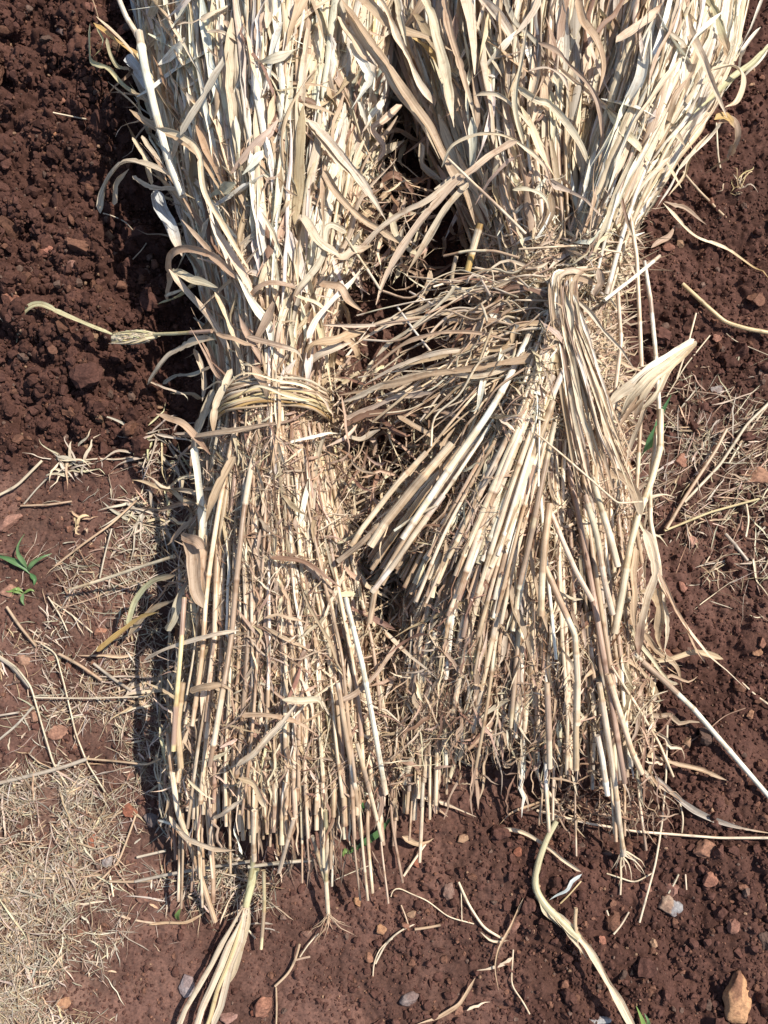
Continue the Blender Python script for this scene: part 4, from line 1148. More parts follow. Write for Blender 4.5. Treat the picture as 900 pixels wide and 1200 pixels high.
RIGHT_LEAVES = [
    ([(398, -4, 200), (428, 40, 198), (462, 88, 190), (492, 135, 180), (520, 180, 170), (545, 226, 156), (556, 262, 146)], 13, 'tan', .2, .4, .8),
    ([(405, 12, 196), (432, 56, 192), (462, 100, 182), (492, 142, 172), (515, 186, 160)], 9, 'cream', .3, .5, .8),
    ([(420, -8, 205), (460, 30, 200), (500, 44, 196), (530, 60, 186)], 13, 'tan', .2, .5, .8),
    ([(440, -10, 208), (456, 20, 204), (468, 48, 198), (482, 80, 190), (508, 122, 176)], 9, 'cream', .1, .2, 1.2),
    ([(463, -10, 208), (470, 24, 204), (476, 54, 196)], 11, 'pale', .2, .3, 1.0),
    ([(492, -10, 205), (508, 30, 200), (518, 72, 192), (526, 112, 180), (532, 150, 170)], 13, 'pale', .2, .4, .9),
    ([(482, 44, 185), (500, 58, 180), (520, 84, 172)], 9, 'gold', .2, .4, .7),
    ([(520, -10, 206), (526, 30, 202), (538, 74, 196), (548, 110, 188), (560, 150, 178)], 10, 'tan', .2, .4, .9),
    ([(560, -10, 212), (582, 14, 210), (600, 44, 204), (612, 80, 194)], 11, 'pale', .3, .5, .9),
    ([(574, 36, 192), (576, 70, 190), (573, 104, 186), (572, 138, 182)], 15, 'white', .05, .1, .6),
    ([(590, -5, 210), (606, 30, 206), (630, 56, 202), (650, 90, 196)], 8, 'grey', .3, .4, .8),
    ([(556, 110, 196), (570, 108, 200), (588, 112, 202), (612, 136, 200), (640, 174, 186)], 6, 'tan', .1, .3, 1.2),
    ([(516, 196, 176), (532, 172, 192), (560, 160, 200), (590, 158, 202), (612, 170, 200), (634, 192, 192), (650, 224, 180)], 5, 'tan', .1, .3, 1.1),
    ([(606, 166, 204), (585, 180, 200), (556, 200, 194), (520, 232, 180), (488, 268, 164), (466, 300, 152), (450, 330, 140), (440, 358, 132)], 13, 'cream', .1, .5, .9),
    ([(548, 214, 182), (520, 250, 172), (500, 282, 160), (478, 318, 148)], 10, 'pale', -.2, .4, .9),
    ([(540, 205, 186), (505, 232, 178), (478, 246, 170), (448, 266, 158), (420, 292, 146), (392, 312, 148)], 8, 'pale', .2, .4, .9),
    ([(600, 222, 190), (618, 222, 194), (635, 230, 192), (646, 252, 184)], 5, 'tan', .2, .4, .9),
    ([(620, 84, 204), (640, 80, 208), (656, 88, 208), (668, 108, 204)], 6, 'pale', .2, .4, .9),
    ([(606, 100, 200), (628, 118, 200), (644, 122, 198), (662, 140, 194), (680, 170, 188), (690, 200, 182)], 9, 'pale', .2, .4, .9),
    ([(630, 48, 212), (650, 58, 214), (668, 78, 212), (688, 98, 208), (702, 124, 204), (706, 160, 198), (700, 212, 188)], 7, 'pink', .2, .4, 1.2),
    ([(676, -4, 214), (684, 24, 214), (698, 48, 210), (706, 78, 204), (702, 108, 200)], 13, 'tan', .3, .4, .9),
    ([(700, 40, 212), (722, 14, 214), (735, -6, 214)], 7, 'brown', .3, .4, .9),
    ([(723, 50, 214), (744, 32, 218), (768, 14, 218), (792, -6, 216)], 11, 'cream', -.2, .3, 1.0),
    ([(800, 6, 218), (812, 40, 216), (824, 70, 212), (836, 102, 204), (852, 136, 190)], 11, 'tan', .2, .4, .9),
    ([(826, -8, 200), (840, 20, 196), (848, 44, 184), (854, 62, 170)], 10, 'olive', .3, .5, .9),
    ([(905, 50, 160), (884, 70, 168), (862, 90, 174), (838, 112, 182), (812, 134, 188)], 10, 'olive', .3, .4, 1.1),
    ([(840, 144, 186), (856, 140, 178), (864, 160, 160), (858, 176, 140), (842, 192, 116), (822, 206, 92)], 10, 'tan', .4, .9, .9),
    ([(836, 140, 190), (850, 138, 186), (862, 150, 176)], 12, 'gold', .2, .3, .8),
    ([(843, 40, 180), (850, 52, 172), (852, 66, 160)], 10, 'pink', .2, .3, .8),
    ([(836, 80, 196), (862, 78, 190), (871, 96, 180), (862, 118, 182), (848, 126, 186)], 10, 'cream', .4, .9, .9),
    ([(720, 200, 192), (728, 232, 192), (736, 258, 186), (744, 280, 176)], 5, 'brown', .2, .3, .8),
    # waist fold and the strands flowing down from it
    ([(690, 322, 196), (668, 318, 206), (654, 328, 204), (656, 352, 200), (664, 392, 198), (674, 440, 190)], 11, 'cream', .2, .5, 1.0),
    ([(700, 332, 190), (676, 324, 202), (662, 332, 204), (668, 360, 202), (680, 410, 196), (690, 470, 186), (700, 520, 172)], 11, 'tan', .2, .5, 1.1),
    ([(660, 336, 206), (672, 366, 204), (686, 410, 198), (698, 460, 190), (712, 520, 176), (726, 570, 160), (738, 600, 150)], 9, 'cream', .2, .5, 1.1),
    ([(668, 340, 206), (682, 380, 200), (698, 430, 192), (712, 480, 182), (720, 520, 170)], 8, 'white', .2, .5, 1.0),
    ([(664, 340, 208), (668, 380, 206), (672, 430, 200), (684, 490, 188), (704, 560, 168)], 10, 'pale', .2, .5, 1.1),
    ([(670, 345, 200), (700, 378, 196), (726, 410, 188), (744, 434, 180)], 7, 'pale', .2, .5, 1.0),
    ([(680, 350, 198), (688, 420, 190), (708, 490, 180), (730, 545, 160), (748, 576, 146)], 8, 'tan', .2, .5, 1.0),
    ([(697, 348, 196), (704, 330, 202), (702, 316, 204)], 12, 'pink', .2, .5, 1.0),
    # cream leaf that fans at the right of the waist
    ([(818, 400, 150), (800, 412, 158), (778, 430, 162), (756, 446, 162), (738, 470, 150), (728, 492, 132)], 13, 'cream', .25, .3, .5),
    ([(816, 402, 148), (792, 424, 156), (768, 446, 160), (750, 470, 150), (742, 494, 136)], 12, 'cream', -.3, .3, .5),
    ([(814, 398, 152), (786, 416, 162), (758, 432, 166), (734, 452, 158), (720, 470, 140)], 9, 'white', .5, .4, .8),
    ([(806, 412, 146), (784, 432, 152), (768, 462, 150), (748, 484, 140)], 10, 'pale', -.2, .3, .9),
    ([(764, 452, 150), (748, 470, 148), (732, 488, 142), (722, 504, 136)], 13, 'tan', .2, .3, .9),
    ([(752, 440, 158), (726, 462, 156), (712, 478, 150)], 18, 'pale', .2, .3, .9),
    ([(764, 460, 148), (752, 492, 138), (740, 520, 124), (732, 545, 112)], 9, 'pale', .2, .3, .9),
    ([(712, 506, 150), (722, 540, 146), (734, 570, 140), (744, 592, 134)], 9, 'white', .2, .4, .9),
    ([(716, 552, 150), (734, 562, 148), (746, 582, 140), (752, 610, 128)], 13, 'tan', .2, .4, .9),
    ([(756, 620, 128), (764, 645, 120), (766, 672, 112), (758, 704, 100), (750, 740, 82), (748, 768, 62)], 13, 'cream', .2, .5, .9),
    ([(744, 640, 122), (742, 680, 112), (742, 716, 96), (746, 744, 80)], 11, 'tan', .2, .5, .9),
    ([(768, 690, 90), (772, 716, 76), (770, 748, 54), (776, 766, 40)], 11, 'tan', .2, .5, .9),
    ([(776, 690, 70), (782, 730, 50), (778, 768, 30)], 7, 'pale', .2, .5, .9),
    ([(770, 670, 96), (796, 720, 60), (812, 756, 34), (826, 778, 14)], 5, 'tan', .2, .5, .9),
    ([(762, 640, 110), (772, 676, 92), (796, 724, 56), (832, 768, 26), (872, 806, 8)], 6, 'cream', .2, .5, .9),
    ([(730, 780, 50), (755, 774, 44), (785, 772, 30), (815, 764, 20), (846, 771, 12)], 8, 'tan', .3, .6, .9),
    ([(752, 740, 70), (768, 762, 46), (790, 780, 24), (800, 810, 10)], 8, 'tan', .2, .4, .9),
    ([(737, 730, 80), (758, 766, 52), (780, 796, 24), (796, 800, 10)], 5, 'pale', .2, .4, .9),
    ([(700, 754, 84), (738, 776, 66), (764, 802, 40), (776, 822, 20)], 7, 'tan', .2, .4, .9),
    ([(587, 660, 140), (600, 700, 134), (614, 740, 126), (622, 770, 116)], 10, 'pink', .2, .4, .7),
    ([(618, 640, 150), (628, 690, 142), (640, 740, 132)], 6, 'tan', .2, .4, .8),
    ([(768, 910, 16), (802, 940, 12), (850, 964, 8), (905, 976, 6)], 7, 'grey', .3, .5, .9),
    ([(742, 885, 34), (756, 906, 24), (776, 922, 16), (800, 940, 12)], 9, 'pale', .3, .5, .9),
    ([(735, 884, 26), (770, 890, 14), (812, 900, 10), (854, 914, 6)], 7, 'tan', .3, .5, .9),
    # leaves swept from the waist over the gap
    ([(652, 408, 200), (610, 424, 196), (564, 432, 188), (510, 440, 172), (450, 452, 146), (396, 462, 120)], 14, 'tan', .1, .4, .9),
    ([(600, 430, 192), (556, 442, 184), (508, 436, 170), (460, 446, 152), (420, 464, 132), (395, 474, 118)], 9, 'pale', .3, .5, .9),
    ([(592, 398, 194), (560, 390, 188), (520, 390, 176), (480, 402, 160), (448, 424, 142), (418, 448, 124)], 8, 'tan', .2, .4, 1.0),
    ([(540, 408, 178), (505, 416, 170), (465, 430, 152), (428, 450, 132)], 8, 'pale', .2, .4, 1.0),
    ([(535, 332, 180), (520, 352, 172), (490, 378, 158), (462, 400, 140), (440, 420, 128)], 7, 'tan', .2, .4, 1.0),
    ([(378, 380, 140), (420, 382, 140), (470, 378, 148), (516, 372, 166)], 6, 'cream', .2, .3, 1.0),
    ([(404, 490, 118), (440, 476, 128), (476, 464, 142), (508, 458, 158)], 10, 'pale', .2, .4, 1.0),
    ([(400, 500, 116), (434, 486, 124), (466, 484, 132), (500, 490, 140)], 12, 'brown', .2, .4, 1.0),
    ([(466, 488, 140), (488, 500, 146), (512, 516, 148), (530, 532, 146)], 11, 'tan', .2, .4, 1.0),
    ([(404, 512, 110), (424, 514, 114), (446, 502, 122)], 11, 'pale', .2, .4, 1.0),
    ([(492, 482, 146), (520, 484, 156), (545, 492, 164)], 7, 'pink', .2, .4, 1.0),
    ([(648, 412, 206), (610, 434, 202), (582, 456, 194), (562, 484, 180)], 5, 'tan', .2, .4, 1.0),
    ([(520, 575, 150), (516, 545, 160), (520, 520, 164), (535, 500, 164)], 8, 'tan', .2, .4, 1.0),
    ([(446, 214, 90), (462, 206, 96), (478, 216, 90), (490, 240, 80)], 9, 'brown', .3, .7, .9),
    ([(446, 246, 80), (470, 252, 86), (494, 248, 84)], 9, 'brown', .3, .7, .9),
    ([(492, 168, 110), (494, 190, 100), (506, 206, 90), (520, 212, 90)], 11, 'pale', .3, .7, .9),
    ([(450, 118, 150), (438, 136, 148), (424, 156, 144)], 10, 'white', .3, .7, .9),
    ([(470, 124, 140), (452, 142, 140), (436, 152, 138), (448, 172, 130), (440, 192, 120)], 10, 'cream', .3, .9, .9),
    ([(416, 112, 150), (430, 142, 146), (434, 160, 140)], 8, 'white', .3, .7, .9),
    ([(458, 250, 110), (462, 274, 118), (478, 292, 110), (490, 298, 100)], 11, 'pale', .3, .7, .9),
    ([(380, 200, 175), (400, 232, 165), (430, 262, 155), (470, 285, 150)], 10, 'tan', .2, .5, .9),
]
for k in range(46):
    q = U(-1.5, 1.3)
    scored_leaf(SR, [(686 + 14 * q + U(-8, 8), 318 + U(-8, 10), 190), (662 + 12 * q, 326 + U(-6, 8), 204 + U(-4, 4)), (664 + 13 * q, 372, 202 + U(-8, 6)), (680 + 18 * q, 430, 196 + U(-8, 6)),
                     (696 + 24 * q, 490, 184 + U(-8, 6)), (714 + 30 * q, 545, 168 + U(-6, 6)), (728 + 34 * q, 590, 152)][int(U(0, 2)):int(U(4, 8))], U(2, 5.5), pick({'cream': 3, 'pale': 2, 'tan': 3, 'pink': 1, 'white': 1}),
                roll=rng.normal(0, .5), twist=rng.normal(0, .6), curl=U(.5, 1.6), taper=(.02, .2), cols=3)
for pts, wd, tn, ro, tw, cu in RIGHT_LEAVES:
    tn = {'tan': 'pale', 'pink': 'tan'}.get(tn, tn) if (pts[0][1] < 340 and U(0, 1) < .6) else tn
    wd = wd * (.68 if 300 < pts[0][1] < 520 else .9)
    scored_leaf(SR, pts, wd, tn, bonus=5000, roll=ro * rng.choice([-1, 1]), twist=tw * rng.choice([-1, 1]), curl=cu, taper=(U(.01, .08), U(.04, .5)), ragged=.2, cols=7, step=4, tipcol=pal(pick({'tan': 2, 'brown': 1, 'pale': 2})) if U(0, 1) < .4 else None)
RIGHT_STALKS = [
    ([(525, 186, 196), (556, 216, 194), (588, 246, 186), (616, 274, 176)], 2.2, 'cream'),
    ([(563, 262, 170), (556, 286, 160), (548, 318, 150)], 5.0, 'gold'),
    ([(535, 300, 150), (530, 320, 140), (528, 352, 120)], 3.6, 'pale'),
    ([(608, 292, 180), (640, 290, 186), (676, 288, 186), (728, 296, 178)], 1.8, 'cream'),
    ([(520, 300, 150), (548, 294, 164), (580, 294, 176), (608, 302, 182)], 2.0, 'tan'),
    ([(466, 360, 150), (486, 388, 156), (508, 416, 160)], 1.6, 'white'),
    ([(405, 278, 160), (424, 306, 154), (446, 340, 146)], 2.0, 'cream'),
    ([(480, 342, 140), (510, 358, 156), (544, 372, 172)], 1.8, 'white'),
    ([(478, 324, 130), (515, 328, 156), (550, 330, 170)], 1.6, 'cream'),
    ([(738, 250, 160), (746, 300, 150), (749, 360, 140), (752, 430, 130)], 3.2, 'cream'),
    ([(755, 306, 140), (762, 350, 134), (768, 410, 128), (772, 470, 122), (773, 530, 118)], 3.4, 'white'),
    ([(724, 340, 150), (728, 400, 146), (722, 450, 140), (716, 490, 134)], 3.0, 'pale'),
    ([(773, 300, 130), (742, 326, 150), (708, 352, 166)], 3.0, 'white'),
    ([(774, 480, 124), (774, 525, 122), (764, 562, 124), (748, 604, 128), (738, 642, 124), (730, 690, 112), (720, 742, 96)], 5.2, 'cream'),
    ([(770, 500, 110), (762, 560, 112), (762, 610, 110), (772, 660, 96), (776, 700, 78)], 3.4, 'pale'),
    ([(752, 474, 120), (748, 540, 116), (744, 610, 112), (752, 660, 100)], 3.2, 'tan'),
    ([(644, 590, 168), (638, 640, 164), (635, 680, 158), (634, 722, 150)], 4.8, 'cream'),
    ([(642, 592, 164), (662, 640, 158), (676, 672, 150), (694, 704, 140)], 3.6, 'cream'),
    ([(639, 664, 156), (656, 704, 150), (674, 744, 140), (677, 800, 124), (676, 850, 108)], 4.4, 'cream'),
    ([(694, 560, 160), (706, 600, 154), (716, 632, 148), (724, 664, 140)], 4.4, 'pale'),
    ([(686, 580, 160), (700, 630, 152), (708, 680, 142), (718, 720, 130)], 4.2, 'cream'),
    ([(662, 430, 196), (636, 490, 192), (600, 560, 182), (572, 622, 170), (560, 660, 160)], 5.0, 'white'),
    ([(648, 440, 198), (610, 500, 192), (570, 560, 180), (530, 612, 166), (498, 656, 152)], 4.6, 'white'),
    ([(630, 450, 194), (590, 506, 186), (552, 566, 174), (520, 630, 158), (506, 700, 142)], 4.4, 'cream'),
    ([(530, 520, 172), (488, 568, 162), (452, 612, 150), (434, 640, 142)], 6.8, 'cream'),
    ([(500, 530, 160), (466, 566, 152), (424, 620, 138), (412, 640, 132)], 4.6, 'cream'),
    ([(446, 614, 146), (424, 636, 138), (396, 658, 126)], 4.2, 'cream'),
    ([(520, 580, 168), (490, 620, 160), (460, 664, 146), (436, 694, 134)], 4.2, 'white'),
    ([(496, 600, 160), (470, 640, 150), (440, 690, 134), (433, 730, 122)], 4.0, 'cream'),
    ([(512, 592, 172), (488, 604, 168), (462, 622, 158)], 2.0, 'white'),
    ([(648, 470, 196), (622, 540, 188), (600, 600, 178), (586, 640, 168), (575, 664, 160)], 5.2, 'cream'),
    ([(604, 600, 170), (588, 640, 160), (574, 674, 150), (560, 700, 142)], 4.4, 'cream'),
    ([(572, 640, 160), (548, 680, 146), (534, 716, 132), (520, 745, 120)], 4.2, 'white'),
    ([(650, 495, 190), (636, 560, 182), (624, 620, 172), (608, 690, 152)], 3.6, 'cream'),
    ([(633, 440, 204), (632, 500, 200), (631, 570, 186)], 1.4, 'white'),
    ([(626, 506, 200), (660, 534, 190), (690, 560, 180), (724, 590, 164), (752, 588, 150)], 1.7, 'cream'),
    ([(556, 750, 128), (544, 796, 96), (532, 840, 60), (536, 880, 26), (526, 915, 10)], 3.8, 'cream'),
    ([(566, 760, 120), (558, 800, 92), (548, 850, 56), (538, 890, 24)], 4.2, 'cream'),
    ([(500, 770, 110), (492, 830, 84), (484, 880, 60), (474, 918, 38)], 4.6, 'cream'),
    ([(510, 740, 120), (504, 800, 96), (494, 850, 74), (490, 880, 64)], 4.0, 'white'),
    ([(486, 820, 60), (486, 880, 40), (485, 960, 14)], 4.6, 'tan'),
    ([(520, 770, 90), (545, 800, 70), (570, 830, 50)], 3.4, 'tan'),
    ([(740, 764, 60), (775, 795, 40), (812, 830, 20), (850, 874, 12), (905, 938, 8)], 4.2, 'white'),
    ([(700, 862, 90), (706, 890, 80), (712, 932, 66)], 4.0, 'white'),
    ([(702, 800, 108), (712, 860, 92), (722, 930, 60), (726, 966, 40), (731, 1002, 14)], 4.0, 'cream'),
    ([(712, 790, 110), (728, 840, 92), (740, 880, 70), (752, 906, 50)], 4.2, 'cream'),
    ([(716, 780, 100), (748, 830, 60), (772, 870, 30), (789, 910, 10)], 2.0, 'cream'),
    ([(675, 800, 120), (675, 850, 108), (675, 902, 88)], 4.2, 'cream'),
    ([(641, 800, 118), (643, 850, 104), (644, 900, 82)], 4.2, 'cream'),
    ([(602, 790, 108), (606, 830, 92), (618, 880, 60), (636, 920, 24), (660, 950, 10)], 2.4, 'tan'),
]
for pts, r, tn in RIGHT_STALKS:
    scored_stalk(SR, pts, r * .68, tn, bonus=4000)
for k in range(14):     # rootlets at the end of the longest stalk
    a = U(.3, 2.2); L = U(10, 40)
    x = 731 + np.cos(a) * L * np.array([0, .5, 1]) + U(-2, 2, 3); y = 998 + np.sin(a) * L * np.array([0, .4, 1])
    ribbon(SR.mass['leaf'], world_path(np.stack([x, y, [16, 10, 4]], 1), 4), 1.7 * S, pal('cream'), cols=2, taper=(.1, .6))
for k in range(170):    # brown root hairs and sheath rags under the butts
    px, py = U(640, 780), U(905, 955); L = U(14, 48); a = U(0, 3.14)
    m = 5; da = rng.normal(0, .4, m).cumsum()
    x = px + np.cumsum(np.cos(a + da)) * L / m; y = py + np.cumsum(np.sin(a + da)) * L / m
    ribbon(SR.mass['leaf'], world_path(np.stack([x, y, np.linspace(U(14, 44), U(0, 14), m)], 1), 4), U(.8, 2.2) * S, pal(pick({'pink': 3, 'brown': 2, 'tan': 2})), cols=2, taper=(.1, .6))
for k in range(120):
    px, py = U(470, 600), U(830, 900); L = U(10, 40); a = U(0, 3.14)
    m = 4; da = rng.normal(0, .4, m).cumsum()
    x = px + np.cumsum(np.cos(a + da)) * L / m; y = py + np.cumsum(np.sin(a + da)) * L / m
    ribbon(SR.mass['leaf'], world_path(np.stack([x, y, np.linspace(U(10, 34), U(0, 10), m)], 1), 4), U(.8, 2.4) * S, pal(pick({'pink': 3, 'brown': 2, 'tan': 2})), cols=2, taper=(.1, .6))
SR.finish()


# ---------------------------------------------------------------- straw litter on the ground
def litter(n, box, name, label, cat, tones, wid=(.5, 2.3), L=(7, 60), thick=9, flow=None):
    mb = MB()
    X = U(box[0], box[2], n * 12); Y = U(box[1], box[3], n * 12)
    dn = litter_density(X, Y) * np.clip(.12 + 2.6 * (fbm(X / 30, Y / 30, 77, 3) - .30), 0, 1)
    ok = U(0, 1, n * 12) < dn
    X, Y, dn = X[ok][:n], Y[ok][:n], litter_density(X[ok][:n], Y[ok][:n]); k = len(X)
    ln = L[0] + (L[1] - L[0]) * U(0, 1, k) ** 2.0; ln *= np.where(U(0, 1, k) < .94, 1, 1.8)
    a = U(0, 6.283, k) if flow is None else flow + rng.normal(0, .9, k)
    x, y = walk(X, Y, ln, a, 6, .13)
    g = G(x, y, 0)
    g[..., 2] = g[..., 2] * .35 + g[..., 2].max(1, keepdims=True) * .65 + ((U(0, thick, k) * dn + 1.2)[:, None] + rng.normal(0, 1.0, x.shape)) * S
    c = pals(tones, k, .25)
    bribbons(mb, g, (wid[0] + (wid[1] - wid[0]) * U(0, 1, k) ** 1.8) * S, c, rng.normal(0, .7, k), rng.normal(0, 1, k), U(.3, 2.2, k), 3, (.05, .2), .2, .15)
    o = mb.build(name, M_LITTER, origin=(0, 0, 0))
    tag(o, label, cat, kind='stuff')


LT = {'litter': 5, 'grey': 2, 'pale': 1.6, 'tan': 2, 'pink': 1.5, 'dark': .4, 'brown': .5}
litter(11500, (-120, 540, 330, 1320), 'straw_litter', 'mat of trampled straw bits at the lower left beside the left sheaf', 'straw litter', LT)
litter(1000, (740, 400, 1040, 780), 'straw_litter', 'thin scatter of straw bits on the soil right of the right sheaf', 'straw litter', {'litter': 4, 'pale': 3, 'pink': 2, 'tan': 2}, wid=(.7, 2.6), L=(12, 80), thick=7, flow=2.4)


# ---------------------------------------------------------------- loose straws, one by one
def loose(kind, pts, size, tone, label, cat='straw', up=2.0, group='loose straws on the red soil', **k):
    pts = np.array([tuple(p) if len(p) == 3 else (p[0], p[1], up) for p in pts], float)
    g = G(pts[:, 0], pts[:, 1], 0)
    lift = pts[:, 2]
    g[:, 2] = g[:, 2] * .5 + np.maximum(g[:, 2], np.median(g[:, 2])) * .5 + (lift + size * .5) * S
    if kind == 'stem': size = size * .78
    if tone == 'white': tone = 'cream'
    size *= .86
    w = (poly if kind == 'stem' else spline)(g, 4 * S); mb = MB()
    # rest on whatever crest lies beneath
    w[:, 2] = np.maximum(w[:, 2], terrain(w[:, 0], w[:, 1]) + size * .35 * S)
    z = w[:, 2].copy()
    for _ in range(3): z[1:-1] = np.maximum(z[1:-1], (z[:-2] + z[2:]) / 2)
    w[:, 2] = z
    n = len(w); c = pal(tone, .06)
    if kind == 'stem':
        col = np.repeat(c[None], n, 0) * (1 + wobble(n, .14)[:, None]); rr = np.full(n, size * .5 * S)
        for q in range(int(U(4, 10)), n, int(U(16, 26))):
            rr[q] *= 1.2; col[q] *= .6
        tube(mb, w, rr, np.clip(col, .02, .86), 9, True, pal('cream'))
        return tag(mb.build('fallen_straw', M_STALK), label, cat, group)
    ribbon(mb, w, size * S, c, roll=k.get('roll', U(-.4, .4)), twist=U(-.9, .9), curl=k.get('curl', U(.6, 1.4)), cols=5, taper=k.get('taper', (.1, .4)), ragged=.1,
           tipcol=pal(k['tip']) if 'tip' in k else None)
    return tag(mb.build('fallen_leaf', M_LEAF), label, cat, group)


loose('stem', [(795, 340, 12), (818, 358, 8), (846, 382, 5), (872, 389, 5), (905, 396, 5)], 8, 'yellow', 'thick round yellow stalk bent at a joint, at the right edge', 'stalk')
loose('leaf', [(772, 250, 20), (808, 282, 10), (850, 305, 6), (905, 336, 4)], 8, 'cream', 'long pale leaf with a browned end on soil above the bent round stalk', 'leaf', tip='gold')
loose('stem', [(795, 210, 14), (820, 234, 6), (846, 256, 4)], 5, 'tan', 'short tan stick on soil beside the bright upper fan of the right sheaf')
loose('leaf', [(772, 248, 18), (800, 252, 10), (825, 266, 4)], 7, 'pink', 'short brown leaf beside the base of the long pale leaf', 'leaf')
loose('leaf', [(762, 292), (780, 282, 8), (788, 270, 4)], 9, 'pink', 'crumpled brown leaf scrap beside the waist of the right sheaf', 'leaf')
loose('stem', [(842, 200, 4), (838, 188, 8), (828, 165, 30)], 4, 'cream', 'pale stub poking down from the bright fan of the right sheaf')
loose('stem', [(790, 448), (803, 410, 6), (812, 372, 10)], 3.5, 'cream', 'upright cream straw just left of the end of the bent stalk')
loose('stem', [(780, 466), (802, 430, 4), (828, 398, 8)], 2.6, 'pale', 'thin pale straw leaning right, beside the cream fanned leaf')
loose('stem', [(778, 622, 6), (800, 585, 6), (834, 532, 10), (846, 508, 12)], 6, 'tan', 'thick tan straw slanting up from the right sheaf')
loose('stem', [(776, 624, 6), (830, 602, 6), (886, 587, 8)], 4, 'yellow', 'straight yellow straw slanting gently right toward the big brown stone')
loose('stem', [(800, 590, 4), (840, 548, 6), (872, 500, 6), (905, 468, 6)], 5, 'pale', 'long pale straw slanting up to the right edge above the big brown stone')
loose('stem', [(852, 545), (872, 512), (898, 476)], 3.5, 'pale', 'second pale straw just right of the long slanting one')
loose('stem', [(872, 592, 4), (873, 612, 8), (872, 630, 3)], 4, 'cream', 'short upright straw crossing the small tan stone')
loose('stem', [(780, 455), (830, 462), (895, 474)], 2.4, 'pink', 'thin brown straw lying level above the slanting straws at right')
loose('stem', [(850, 392), (858, 400), (905, 420)], 2, 'pale', 'thin whitish straw under the bent round stalk at right')
loose('stem', [(847, 628), (860, 640), (874, 658)], 6, 'grey', 'short split grey straw in the soil at right')
loose('leaf', [(880, 655), (886, 685), (900, 700)], 4, 'pale', 'small curled pale leaf at the right edge in the soil', 'leaf')
loose('stem', [(625, 948, 16), (680, 962, 14), (740, 973, 10), (840, 981, 6), (905, 981, 6)], 4, 'white', 'long bright straw lying level below the right sheaf to the edge')
loose('leaf', [(660, 934, 16), (632, 938, 14), (600, 950, 10), (584, 968, 4)], 4, 'tan', 'thin arched tan leaf left of the long bright straw', 'leaf')
loose('leaf', [(582, 969, 4), (612, 974, 8), (642, 992, 10), (678, 1021, 12)], 5, 'white', 'white leaf strip running down to a kink below the right sheaf', 'leaf', taper=(.1, .05))
loose('leaf', [(678, 1021, 12), (662, 1038, 8), (643, 1055, 4)], 5, 'blue', 'whitish strip turning back from the kink beside the bent stem', 'leaf')
loose('stem', [(772, 850, 30), (773, 910, 16), (772, 960, 10), (766, 1010, 6), (748, 1080, 3)], 3.4, 'cream', 'thin straw hanging straight down past the long bright straw')
loose('stem', [(785, 885), (812, 866), (832, 852), (848, 838), (872, 830)], 2.2, 'brown', 'thin brown twig right of the butt of the right sheaf')
loose('stem', [(868, 800), (884, 815), (905, 830)], 3, 'cream', 'pale straw tip leaving the picture above the reed at right')
# sheathed bent stem at the bottom
t_ = empty('dead_stem', G(660, 1090), 'thick sheathed dead stem bending down to the bottom edge', 'dead stem')
mb = MB()
gp = [(652, 962, 20), (640, 985, 16), (630, 1015, 12), (628, 1040, 10), (640, 1062, 10), (662, 1084, 10), (678, 1100, 12)]
tube(mb, world_path([(a, b, c + 2) for a, b, c in gp], 4), np.linspace(3, 4.6, len(world_path(gp, 4))) * S, pal('olive'), 9)
mb.build('stem', M_STALK, t_)
mb = MB()
gp = [(640, 1060, 14), (662, 1082, 15), (686, 1108, 16), (704, 1140, 17), (724, 1175, 18), (752, 1225, 16)]
ribbon(mb, world_path(gp, 4), 10 * S, pal('cream'), curl=1.3, roll=.1, cols=8, taper=(.1, .1), ragged=.05, calm=True); mb.build('sheath', M_LEAF, t_)
mb = MB(); tube(mb, world_path([(676, 1098, 14), (674, 1082, 18), (675, 1064, 22)], 4), 2.0 * S, pal('tan'), 7); mb.build('side_shoot', M_STALK, t_)
for q in ([(630, 1045, 12), (640, 1070, 12), (655, 1085, 10)], [(640, 1066, 14), (660, 1088, 14), (680, 1112, 12)], [(648, 1066, 12), (672, 1100, 15), (690, 1126, 12)]):
    mb = MB(); ribbon(mb, world_path(q, 4), 6 * S, pal('pale'), curl=1.1, roll=U(-.4, .4), cols=4, calm=True); mb.build('sheath', M_LEAF, t_)

# folded bundle of leaves at the bottom
t_ = empty('leaf_tuft', G(250, 1130), 'folded tuft of long cream leaves spilling below the left sheaf', 'leaf tuft')
for q, wd, tn in (([(290, 1052, 14), (270, 1090, 16), (240, 1142, 12), (205, 1210, 8)], 6, 'pale'),
                  ([(290, 1054, 16), (276, 1092, 20), (252, 1145, 16), (226, 1212, 10)], 8, 'cream'),
                  ([(291, 1052, 14), (284, 1092, 16), (270, 1140, 14), (249, 1205, 8)], 7, 'pale'),
                  ([(290, 1055, 12), (277, 1100, 20), (256, 1160, 18), (238, 1215, 12)], 5, 'yellow'),
                  ([(292, 1054, 12), (288, 1090, 12), (276, 1136, 8), (258, 1160, 4)], 7, 'pale')):
    mb = MB(); ribbon(mb, world_path(q, 4), wd * S, pal(tn, .05), curl=U(.4, .9) * rng.choice([-1, 1]), roll=U(-.4, .4), twist=U(-.3, .3), cols=5, taper=(.35, .06), ragged=.04, calm=True)
    mb.build('leaf', M_LEAF, t_)
mb = MB(); tube(mb, world_path([(300, 1018, 26), (295, 1036, 20), (288, 1062, 15)], 4), 3.8 * S, pal('olive'), 8); mb.build('stem', M_STALK, t_)

